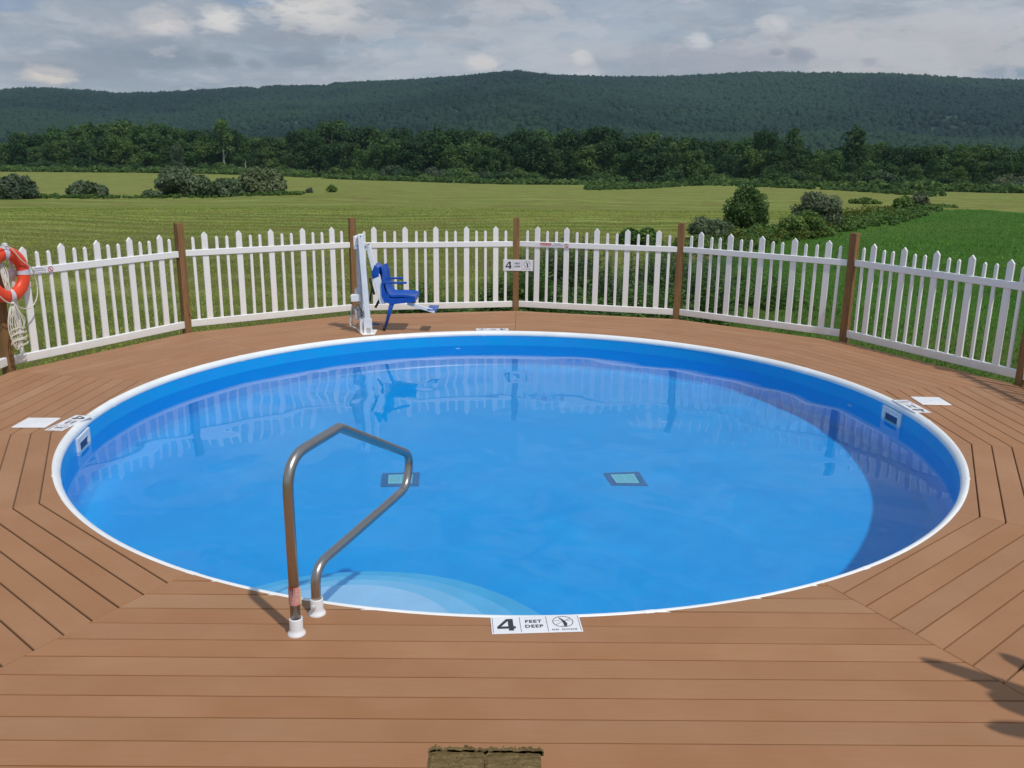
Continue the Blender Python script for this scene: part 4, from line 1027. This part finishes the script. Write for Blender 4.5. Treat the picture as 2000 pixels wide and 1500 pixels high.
# warning stickers on the rails
def sticker(k, s_, label, danger=True, w_=.44):
    A_, B_ = vert(k + 1), vert(k); mid = (A_ + B_) / 2; d = (B_ - A_).normalized(); nrm_ = Vector((d.y, -d.x, 0))
    if nrm_.dot(-mid) < 0: nrm_ = -nrm_
    c = mid + d * s_ + nrm_ * .0262; ang = atan2(d.y, d.x)
    if nrm_.dot(Vector((sin(ang), -cos(ang), 0))) < 0: ang += pi
    e = empty('warning_sticker', (c.x, c.y, .982), 0, label=label, cat='sticker', group='warning stickers on the fence rails'); e.rotation_euler = (radians(90), 0, ang)
    MB().box(-w_ / 2, w_ / 2, -.034, .034, 0, .0008).build('backing', M_paper, e)
    if danger:
        q = MB(); pts = [( -.21 + .020 * (1 - cos(t)), .010 + .018 * sin(t)) for t in np.linspace(pi / 2, -pi / 2, 9)]
        pl_ = [(-.193, .028)] + [(-.193 - .018 * sin(t), .010 + .018 * cos(t)) for t in np.linspace(.2, pi - .2, 8)] + [(-.193, -.008), (-.062, -.008)] + [(-.062 + .018 * sin(t), .010 - .018 * cos(t)) for t in np.linspace(.2, pi - .2, 8)] + [(-.062, .028)]
        q.prism(pl_[::-1], .0009, .0014); q.build('red_banner', M_red, e)
        part_text(e, 'DANGER', .026, -.120, .010, .0018, M_paper, .0003, sx_=1.1)
        MB().prism([(-.196, .001), (-.178, .001), (-.187, .020)], .0015, .0019).build('alert_triangle', M_paper, e)
    part_text(e, 'NO DIVING', .017, .045, .016, .0012, M_print, .0002); part_text(e, 'SHALLOW WATER', .017, .045, -.004, .0012, M_print, .0002)
    MB().box(-.2, .12, -.027, -.024, .0009, .0012).build('rule_line', M_graprint, e)
    q = MB(); arc_ring(q, .178, -.004, .024, .031, .0024); strip(q, [(.160, .014), (.196, -.022)], .005, .0025); q.build('no_diving_ring', M_red, e)
    q = MB(); strip(q, [(.172, .012), (.178, -.004), (.180, -.016), (.190, -.018)], [.003, .007, .008, .003], .0029); q.build('diver_symbol', M_print, e)
sticker(-1, -side / 2 + .045 + .53, 'red DANGER no diving sticker on the top rail right of the middle post')
sticker(2, -side / 2 + .045 + .36, 'no diving shallow water sticker on the top rail next to the life ring', danger=False, w_=.42)

# ------------------------------------------------------------------ handrail
B1 = Vector((-.981, -3.825, 0)); B2 = Vector((-.927, -3.640, 0)); dd = (B2 - B1).normalized()
def rp(s_, z): return (B1.x + dd.x * s_, B1.y + dd.y * s_, z)
def fillet(pts, rad_, seg=7):
    o = [Vector(pts[0])]
    for i in range(1, len(pts) - 1):
        a, b, c = Vector(pts[i - 1]), Vector(pts[i]), Vector(pts[i + 1]); r_i = rad_[i - 1] if isinstance(rad_, list) else rad_
        u, v_ = (a - b).normalized(), (c - b).normalized(); th_ = u.angle(v_); t = min(r_i / tan(th_ / 2), (a - b).length * .49, (c - b).length * .49)
        p0, p1 = b + u * t, b + v_ * t
        for k in range(seg + 1):
            w_ = k / seg; o.append(p0 * (1 - w_) ** 2 + b * 2 * w_ * (1 - w_) + p1 * w_ ** 2)
    o.append(Vector(pts[-1])); return o
hr = empty('pool_handrail', B1, label='stainless steel handrail curving out over the pool steps', cat='handrail')
pth = fillet([rp(0, .02), rp(-.005, .858), rp(.49, .858), rp(1.36, .43), rp(1.29, .243), rp(.19, .243), rp(.192, .02)], [.16, .10, .10, .12, .15], 8)
MB().tube([p - B1 for p in pth], .0242, 18).build('rail_tube', M_steel, hr, smooth=True)
for b in (B1, B2):
    o = MB().lathe([(.0245, .080), (.0258, .083), (.0300, .082), (.0312, .078), (.0305, .028), (.033, .016), (.040, .009), (.042, .003), (.042, .0)], 28).build('escutcheon_collar', M_plastic, hr, loc=b - B1, smooth=True)
M_ = Matrix.Rotation(radians(90), 4, 'X'); M_.translation = B2 - B1 + Vector((-.010, -.034, .052))
MB().lathe([(0, .012), (.008, .012), (.009, .009), (.012, .004), (.013, -.004)], 12, M_).build('set_screw', M_grayplastic, hr)
# faded tag wrapped on the tube
q = MB(); nn = 12; v = []; f = []
for iz, z in enumerate((.155, .165, .235, .245)):
    for k in range(nn + 1):
        a = radians(-90 - 75 + 150 * k / nn); rr2 = .0252 + (.002 if k in (0, nn) else 0); v.append((rr2 * cos(a), rr2 * sin(a), z + (.006 if iz in (1, 2) and 0 else 0)))
for iz in range(3):
    for k in range(nn): f.append((iz * (nn + 1) + k, iz * (nn + 1) + k + 1, (iz + 1) * (nn + 1) + k + 1, (iz + 1) * (nn + 1) + k))
q.add(v, f); tagp = q.build('warning_label', M_pink, hr)
q = MB()
for zl in (.161, .239):
    q.tube([((.0258) * cos(radians(a)), .0258 * sin(radians(a)), zl) for a in range(-155, -24, 10)], .0007, 4)
for a in (-155, -25): q.tube([(.0258 * cos(radians(a)), .0258 * sin(radians(a)), z) for z in (.161, .239)], .0007, 4)
q.build('label_border', M_red, tagp)
q = MB(); 
for i in range(8): q.tube([((.0256) * cos(radians(a)), .0256 * sin(radians(a)), .168 + i * .009) for a in range(-145, -40 - (i % 3) * 8, 10)], .00045, 4)
q.build('label_print', M_graprint, tagp)
MB().box(.024, .034, -.012, -.010, .160, .238).build('label_flap', simple('yellowed_plastic', (.7, .62, .42), .5), hr)

# ------------------------------------------------------------------ pool lift
lift = empty('pool_lift', (-1.9, 3.42, 0), label='white pool lift column with a blue seat and footrest beside the far pool edge', cat='pool lift')
def LP(px, py, y): d = ray(px, py); return CAM + d * ((y - CAM.y) / d.y)
LO = Vector((-1.9, 3.42, 0))
def L_(px, py, y): return LP(px, py, y) - LO
M_lift = simple('white_powder_coat', (.90, .90, .88), .35, var=.05, vscale=5)
M_liftg = simple('pale_grey_coat', (.58, .59, .59), .45, var=.08, vscale=9)
q = MB(); c = [on_z(697, 645), on_z(737, 645.5), on_z(732, 654), on_z(708, 655)]
q.prism([(p.x - LO.x, p.y - LO.y) for p in c][::-1], 0, .012); q.build('base_plate', M_lift, lift, bevel=.002)
yf = 3.36
# main column: front flange, web and rear flange (an open channel)
a, b = L_(719.5, 640, yf), L_(704.0, 457, yf)
MB().bar(a, b, .066, .07, (0, 1, 0)).build('column', M_lift, lift, bevel=.006)
a2, b2 = L_(705.5, 636, 3.50), L_(699.5, 470, 3.50)
MB().bar(a2, b2, .045, .12, (0, 1, 0)).build('rear_channel', M_liftg, lift, bevel=.004)
MB().bar(L_(719.5, 653.5, 3.33), L_(718.0, 622, 3.33), .105, .012, (0, 1, 0)).bar(L_(710.5, 652, 3.42), L_(709, 620, 3.42), .07, .12, (0, 1, 0)).build('foot_socket', M_lift, lift, bevel=.003)
MB().bar(L_(720.5, 652, 3.322), L_(720, 640, 3.322), .05, .006, (0, 1, 0)).build('socket_opening', M_grayplastic, lift)
MB().bar(L_(711, 645, 3.352), L_(710.6, 637, 3.352), .022, .004, (0, 1, 0)).build('rating_label', simple('tan_label', (.45, .38, .2), .6), lift)
q = MB(); q.bar(L_(695.5, 486, 3.42), L_(694.5, 461, 3.42), .045, .09, (0, 1, 0)); q.tube([L_(694, 463, 3.40), L_(708, 459, 3.40)], .02, 10); q.build('head_bracket', M_lift, lift, bevel=.004)
q = MB()
for (px_, py_) in ((704.5, 461.5), (697, 468), (697.5, 480)): q.tube([L_(px_, py_, 3.34), L_(px_, py_, 3.32)], .007, 8)
q.build('pivot_bolt', M_black, lift)
# seat mast with upper link
MB().bar(L_(712, 483, 3.44), L_(719, 484, 3.44), .07, .03, (0, 1, 0)).tube([L_(714, 478, 3.40), L_(714, 478, 3.52)], .018, 10).tube([L_(713.5, 488, 3.40), L_(713.5, 488, 3.52)], .018, 10).build('pivot_link', M_liftg, lift)
MB().bar(L_(719, 478.5, 3.50), L_(739.5, 560, 3.50), .062, .05, (0, 1, 0)).bar(L_(735, 535, 3.52), L_(750.5, 592, 3.52), .095, .10, (0, 1, 0)).build('seat_mast', M_lift, lift, bevel=.005)
MB().bar(L_(717, 479, 3.50), L_(722, 477.5, 3.50), .02, .012, (0, 1, 0)).build('mast_cap', M_black, lift)
# actuator and control box
MB().bar(L_(686, 582, 3.44), L_(705, 581, 3.44), .085, .09, (0, 0, 1)).build('actuator_housing', M_lift, lift, bevel=.006)
MB().bar(L_(701, 577, 3.50), L_(699, 562, 3.50), .085, .11, (0, 1, 0)).build('motor_housing', M_liftg, lift, bevel=.015)
MB().bar(L_(698.5, 623, 3.50), L_(697, 601, 3.50), .05, .10, (0, 1, 0)).build('battery_box', M_grayplastic, lift, bevel=.006)
MB().tube(fillet([L_(688, 597, 3.50), L_(683, 634, 3.52), L_(696, 642, 3.44)], .03), .009, 8).tube(fillet([L_(692, 597, 3.56), L_(687, 632, 3.58), L_(699, 640, 3.52)], .03), .007, 8).build('side_handle', M_liftg, lift, smooth=True)
q = MB()
for pts in ([(699, 594), (706, 606), (703, 614), (711, 618)], [(700, 588), (702, 600), (709, 612), (705, 622)], [(694, 600), (697, 606), (704, 604), (708, 616), (701, 618)]):
    q.tube(fillet([L_(a_x, a_y, 3.345) for a_x, a_y in pts], .02, 4), .004, 6)
q.tube(fillet([L_(722, 590, 3.44), L_(727, 560, 3.46), L_(722, 543, 3.46)], .05, 5), .012, 6)
q.build('cable', M_black, lift, smooth=True)
MB().bar(L_(725, 632, 3.62), L_(741, 634, 3.62), .012, .02).build('floor_pedal', M_bluedark, lift)
# blue seat: side profile swept across its width
y0s, y1s = 3.44, 3.90
prof_ = [(740, 523), (744, 536), (745.5, 552), (749, 568), (756, 579), (766, 583.5), (784, 583), (800, 584.5), (810, 586)]
P3 = [L_(a_x, a_y, y0s) for a_x, a_y in prof_]
def smooth_path(pts, k=3):
    o = []
    for i in range(len(pts) - 1):
        p0, p1, p2, p3 = pts[max(i - 1, 0)], pts[i], pts[i + 1], pts[min(i + 2, len(pts) - 1)]
        for j in range(k):
            t = j / k; o.append(.5 * ((2 * p1) + (p2 - p0) * t + (2 * p0 - 5 * p1 + 4 * p2 - p3) * t * t + (3 * p1 - p0 - 3 * p2 + p3) * t ** 3))
    return o + [pts[-1]]
pp = smooth_path([Vector((p.x, 0, p.z)) for p in P3], 4); v = []; f = []; nw = 9; W_ = y1s - y0s
for i, p in enumerate(pp):
    t = (pp[min(i + 1, len(pp) - 1)] - pp[max(i - 1, 0)]).normalized(); nrm3 = Vector((t.z, 0, -t.x))  # points down/back
    for side_ in (0, 1):
        for k in range(nw):
            u = k / (nw - 1) * 2 - 1; curl = .035 * u ** 4 + .012 * (u * u); wd = .5 * W_ * (1 - .18 * max(0, 1 - i / 9.) ** 1.5)
            q3 = p - nrm3 * curl + nrm3 * (.026 * side_); v.append((q3.x, (y0s + y1s) / 2 - LO.y + u * wd, q3.z))
rows_ = len(pp)
for i in range(rows_ - 1):
    for k in range(nw - 1):
        a = i * 2 * nw + k; b_ = (i + 1) * 2 * nw + k
        f.append((a, a + 1, b_ + 1, b_)); f.append((a + nw, b_ + nw, b_ + nw + 1, a + nw + 1))
    for e0 in (0, nw - 1):
        a = i * 2 * nw + e0; b_ = (i + 1) * 2 * nw + e0; f.append((a, b_, b_ + nw, a + nw) if e0 == 0 else (a, a + nw, b_ + nw, b_))
for e in (0, rows_ - 1):
    for k in range(nw - 1):
        a = e * 2 * nw + k; f.append((a, a + nw, a + nw + 1, a + 1) if e == 0 else (a, a + 1, a + nw + 1, a + nw))
seat = pyd('seat_shell', v, f, M_blue, lift, smooth=True)
try: seat.data.set_sharp_from_angle(angle=.8)
except Exception: pass
# solid seat pan edge and back plate
ym = (y0s + y1s) / 2
q = MB(); pts = [(757, 583), (810, 581), (811, 590), (764, 595), (752, 590)]
vv4 = [L_(a_x, a_y, y0s + .005) for a_x, a_y in pts]; n5 = len(vv4)
q.add([(p.x, y0s + .005 - LO.y, p.z) for p in vv4] + [(p.x, y1s - .005 - LO.y, p.z) for p in vv4], [tuple(range(n5)), tuple(range(n5, 2 * n5))[::-1]] + [(i, i + n5, (i + 1) % n5 + n5, (i + 1) % n5) for i in range(n5)])
q.build('seat_pan', M_blue, lift, bevel=.006)
q = MB(); pts = [(731, 516), (740, 523), (742, 541), (728, 547), (724.5, 533)]
vv4 = [L_(a_x, a_y, y0s + .03) for a_x, a_y in pts]; n5 = len(vv4)
q.add([(p.x, y0s + .03 - LO.y, p.z) for p in vv4] + [(p.x, y1s - .12 - LO.y, p.z) for p in vv4], [tuple(range(n5)), tuple(range(n5, 2 * n5))[::-1]] + [(i, i + n5, (i + 1) % n5 + n5, (i + 1) % n5) for i in range(n5)])
q.build('headrest_shell', M_blue, lift, bevel=.01)
# side wing of the back, darker strap behind
for yy in (y0s, y1s - .02):
    q = MB(); pts = [(744, 551), (752, 555), (756, 570), (762, 586), (752, 593), (745, 578)]
    vv4 = [L_(a_x, a_y, y0s) for a_x, a_y in pts]; n6 = len(pts)
    q.add([(p.x, yy - LO.y, p.z) for p in vv4] + [(p.x, yy + .02 - LO.y, p.z) for p in vv4], [tuple(range(n6)), tuple(range(n6, 2 * n6))[::-1]] + [(i, i + n6, (i + 1) % n6 + n6, (i + 1) % n6) for i in range(n6)])
    q.build('seat_wing', M_blue, lift, bevel=.005)
for yy in (y0s + .01, y1s + .005):
    a3 = L_(745, 552.5, y0s); b3 = L_(794.5 if yy < 3.6 else 779, 552.5, y0s); a3.y = b3.y = yy - LO.y
    MB().bar(a3, b3, .035, .026, (0, 0, 1)).build('armrest', M_blue, lift, bevel=.007)
q = MB(); q.bar(L_(741, 586, 3.52), L_(733, 601, 3.52), .03, .016, (0, 1, 0)); q.bar(L_(722, 543, 3.6), L_(731, 575, 3.6), .02, .05, (0, 1, 0)); q.build('seat_belt', M_black, lift)
# prop leg with rubber foot
lg = L_(765, 594, 3.47); ft = on_z(752.5, 646) - LO; ft.z = .04
MB().tube([lg, lg.lerp(ft, .5), ft], [.030, .024, .017], 10).build('prop_leg', M_blue, lift, smooth=True)
MB().tube([ft + Vector((0, 0, .012)), ft + Vector((-.02, -.005, -.03))], .021, 10).build('rubber_foot', M_black, lift, smooth=True)
# footrest
fa, fb = L_(796, 592, 3.60), L_(849, 608.5, 3.46)
MB().bar(fa, fb, .045, .022, (0, 1, 0)).build('footrest_bar', M_lift, lift, bevel=.003)
q = MB(); z_f = fb.z + .012; q.prism([(fb.x - .10, fb.y + .02), (fb.x + .03, fb.y - .02), (fb.x + .03, fb.y + .34), (fb.x - .10, fb.y + .34)], z_f, z_f + .016); q.build('footplate', M_blue, lift, bevel=.004)
for o in [o for o in S.objects if o.parent == lift]: pass

# ------------------------------------------------------------------ life ring on the left post
p3 = vert(3); inw = Vector((-p3.x, -p3.y, 0)).normalized()
rc = p3 + inw * .135 + Vector((0, 0, .0)); cz_ring = 0.985
rx = Vector((-inw.y, inw.x, 0))
Mr = Matrix((rx, Vector((0, 0, 1)), inw)).transposed().to_4x4(); Mr.translation = (rc.x, rc.y, cz_ring)
ring = empty('life_ring', (rc.x, rc.y, cz_ring), label='orange life ring with white bands hung on the left fence post', cat='life ring')
Ml = Matrix((rx, Vector((0, 0, 1)), inw)).transposed().to_4x4()
def torus(q, R, r, a0, a1, n, m=16, fl=1.):
    rings_ = [Ml @ Vector(((R) * cos(a), (R) * sin(a), 0)) for a in np.linspace(a0, a1, n + 1)]
    v = []
    for a in np.linspace(a0, a1, n + 1):
        for k in range(m):
            b = 2 * pi * k / m; v.append(Ml @ Vector(((R + r * cos(b)) * cos(a), (R + r * cos(b)) * sin(a), r * fl * sin(b))))
    q.add(v, [(i * m + k, (i + 1) * m + k, (i + 1) * m + (k + 1) % m, i * m + (k + 1) % m) for i in range(n) for k in range(m)])
    return q
MB_ = torus(MB(), .215, .068, 0, 2 * pi, 56, 18, .72); MB_.build('ring_body', M_orange, ring, smooth=True)
for k in range(4):
    a = pi / 2 * k + .02; torus(MB(), .215, .0705, a - .13, a + .13, 6, 18, .72).build('reflective_band', M_tape, ring, smooth=True)
# grab line: loops between the bands
q = MB(); pts = []
for k in range(4):
    a0 = pi / 2 * k + .02; a1 = a0 + pi / 2
    for t in np.linspace(0, 1, 14)[:-1]:
        a = a0 + (a1 - a0) * t; bul = sin(pi * t)
        if k == 3: R = .292 + .10 * bul; z = .03 - .0 * bul
        elif k == 0: R = .288 - .10 * bul; z = .06 + .01 * bul
        else: R = .290 - .06 * bul * (1 if k == 2 else -.3); z = .055
        p = Vector((R * cos(a), R * sin(a), z)); p.y -= .05 * bul if k in (2, 3) else 0
        pts.append(Ml @ p)
MB().tube(pts, .0062, 7, closed=True).build('grab_line', M_rope, ring, smooth=True)
MB().tube([Ml @ Vector((.005, .286, -.02)), Ml @ Vector((.005, .30, .02)), Ml @ Vector((.005, .305, .035))], [.02, .022, .016], 10).build('hanging_knob', M_tape, ring, smooth=True)
MB().bar(Ml @ Vector((0, .27, -.09)), Ml @ Vector((0, .275, .03)), .03, .012).build('hanger', M_grayplastic, ring)
# throw line coiled inside the ring and hanging down the post
rope = empty('throw_line', (rc.x, rc.y, cz_ring - .1), label='cream throw rope bunched inside the life ring and hanging down the post', cat='rope')
rr3 = random.Random(5)
q = MB()
for i in range(9):
    x = -.06 + rr3.uniform(-.02, .02) + i * .006; pts = [(x, .22, -.02), (x + rr3.uniform(-.03, .03), .12, .0), (x + rr3.uniform(-.02, .02), -.02, .02), (x + rr3.uniform(.0, .05), -.10, .01)]
    q.tube(smooth_path([Ml @ Vector(p) for p in pts], 4), .006, 6)
q.build('coiled_hank', M_rope, rope, smooth=True)
q = MB()
for i in range(9):
    xo = rr3.uniform(-.07, .03); L = rr3.uniform(.30, .48); wd = rr3.uniform(.03, .09)
    pts = [(-.02 + rr3.uniform(-.02, .02), -.17, .04), (xo - wd * .5, -.27, .05), (xo - wd, -.19 - L * .55, .045), (xo, -.19 - L, .05), (xo + wd, -.19 - L * .6, .06), (xo + wd * .4, -.28, .055), (-.01, -.18, .045)]
    q.tube(smooth_path([Ml @ Vector(p) for p in pts], 5), .0042, 6)
for i in range(5):
    z0 = -.50 - rr3.uniform(0, .10); q.tube([Ml @ Vector((.09 * cos(t) * rr3.uniform(.9, 1.1) - .01, z0 + .035 * sin(t) + .01 * i, .055 + .02 * sin(t * 1.3))) for t in np.linspace(0, 6.0, 16)], .0042, 6)
q.build('hanging_loops', M_rope, rope, smooth=True)

# ------------------------------------------------------------------ twin posts by the camera, rough sawn tops
def rough_post(x0, y0, h, label, seed, wid=.092, hair=40):
    r = random.Random(seed); e = empty('gate_post', (x0, y0, -1.0), 0, label=label, cat='post', group='paired posts at the deck edge')
    MB().box(-wid / 2, wid / 2, -wid / 2, wid / 2, 0, h + 1 - .004).build('shaft', M_post, e)
    n = 16; v = []; f = []
    for i in range(n + 1):
        for j in range(n + 1):
            x, y = -wid / 2 + wid * i / n, -wid / 2 + wid * j / n
            v.append((x, y, h + 1 + (noise.noise(Vector((x * 60 + seed, y * 90, 1))) * .0018 + r.uniform(-.0006, .0006) if 0 < i < n and 0 < j < n else -.003 + r.uniform(-.0012, .001))))
    for i in range(n):
        for j in range(n): a = i * (n + 1) + j; f.append((a, a + n + 1, a + n + 2, a + 1))
    pyd('sawn_top', v, f, M_rough, e)
    q = MB()
    for _ in range(hair):                             # torn fibres on the far rim
        x = r.uniform(-wid / 2, wid / 2); hh = r.uniform(.001, .006) if r.random() < .85 else r.uniform(.006, .011); b = r.uniform(.002, .006)
        q.prism([(x - b, wid / 2 - .004), (x + b, wid / 2 - .004), (x + b * .6, wid / 2 + hh), (x - b * .7, wid / 2 + hh * .8)], h + 1 - .006, h + 1 + r.uniform(.0005, .004))
    o = q.build('torn_fibres', M_rough, e); o['kind'] = 'stuff'
tp = LP(947, 1466, -6.16)
rough_post(tp.x - .0465, -6.205, tp.z, 'left post of the rough sawn pair at the bottom edge', 3)
rough_post(tp.x + .0465, -6.207, tp.z + .001, 'right post of the rough sawn pair, with torn fibres on its rim', 9, hair=60)

# ------------------------------------------------------------------ unseen stand-in plant, added outside the frame to cast the shadow at lower right
M_pot = simple('terracotta_pot', (.32, .13, .07), .8)
plant = empty('shadow_plant', (3.02, -5.02, 0), label='stand-in potted plant added out of view to cast the lower right shadow', cat='plant')
MB().lathe([(0, .0), (.15, .0), (.20, .32), (.215, .33), (.215, .36), (.19, .36), (.185, .30), (0, .30)], 28).build('pot', M_pot, plant, smooth=True)
M_pl = simple('plant_leaf', (.04, .10, .02), .5)
leaves = [(-.76, .58, 1.0, .042), (-.38, .63, 1.0, .04), (-.60, .32, 1.0, .10), (-.62, .44, .97, .045), (-.72, .10, 1.0, .05), (-.40, .20, .9, .12), (.1, .3, .9, .1), (.3, -.2, .9, .1), (-.2, -.4, .95, .1)]
for lx, ly, lz, lw in leaves:
    a = Vector((0, 0, .3)); c = Vector((lx, ly, lz)); q = MB(); m = 22; d = Vector((lx, ly, 0)).normalized(); sd_ = Vector((-d.y, d.x, 0)); v = []
    for i in range(m + 1):
        t = i / m; p = a * (1 - t) ** 2 + Vector((lx * .25, ly * .25, lz * 1.05)) * 2 * t * (1 - t) + c * t * t; w_ = .010 if t < .4 else .010 + lw * max(0., 1 - abs((t - .70) / .30) ** 3.5) ** .5
        v += [p + sd_ * w_, p - sd_ * w_ , p + Vector((0, 0, -.004)) + sd_ * w_, p + Vector((0, 0, -.004)) - sd_ * w_]
    f = []
    for i in range(m): b = i * 4; f += [(b, b + 1, b + 5, b + 4), (b + 2, b + 6, b + 7, b + 3), (b, b + 4, b + 6, b + 2), (b + 1, b + 3, b + 7, b + 5)]
    q.add(v, f); q.build('leaf', M_pl, plant)

# ------------------------------------------------------------------ haze
hz = bpy.data.materials.new('haze_air'); hz.use_nodes = True; n = N(hz.node_tree)
pv_ = n.n('ShaderNodeVolumePrincipled', {'Color': (.50, .76, 1., 1), 'Density': 9.5e-5, 'Anisotropy': .2})
n.n('ShaderNodeOutputMaterial', {'Volume': pv_.outputs[0]})
ho = MB().box(-3300, 3300, -300, 3400, -40, 420).build('haze', hz); tag(ho, kind='stuff', label='thin summer haze over the valley')
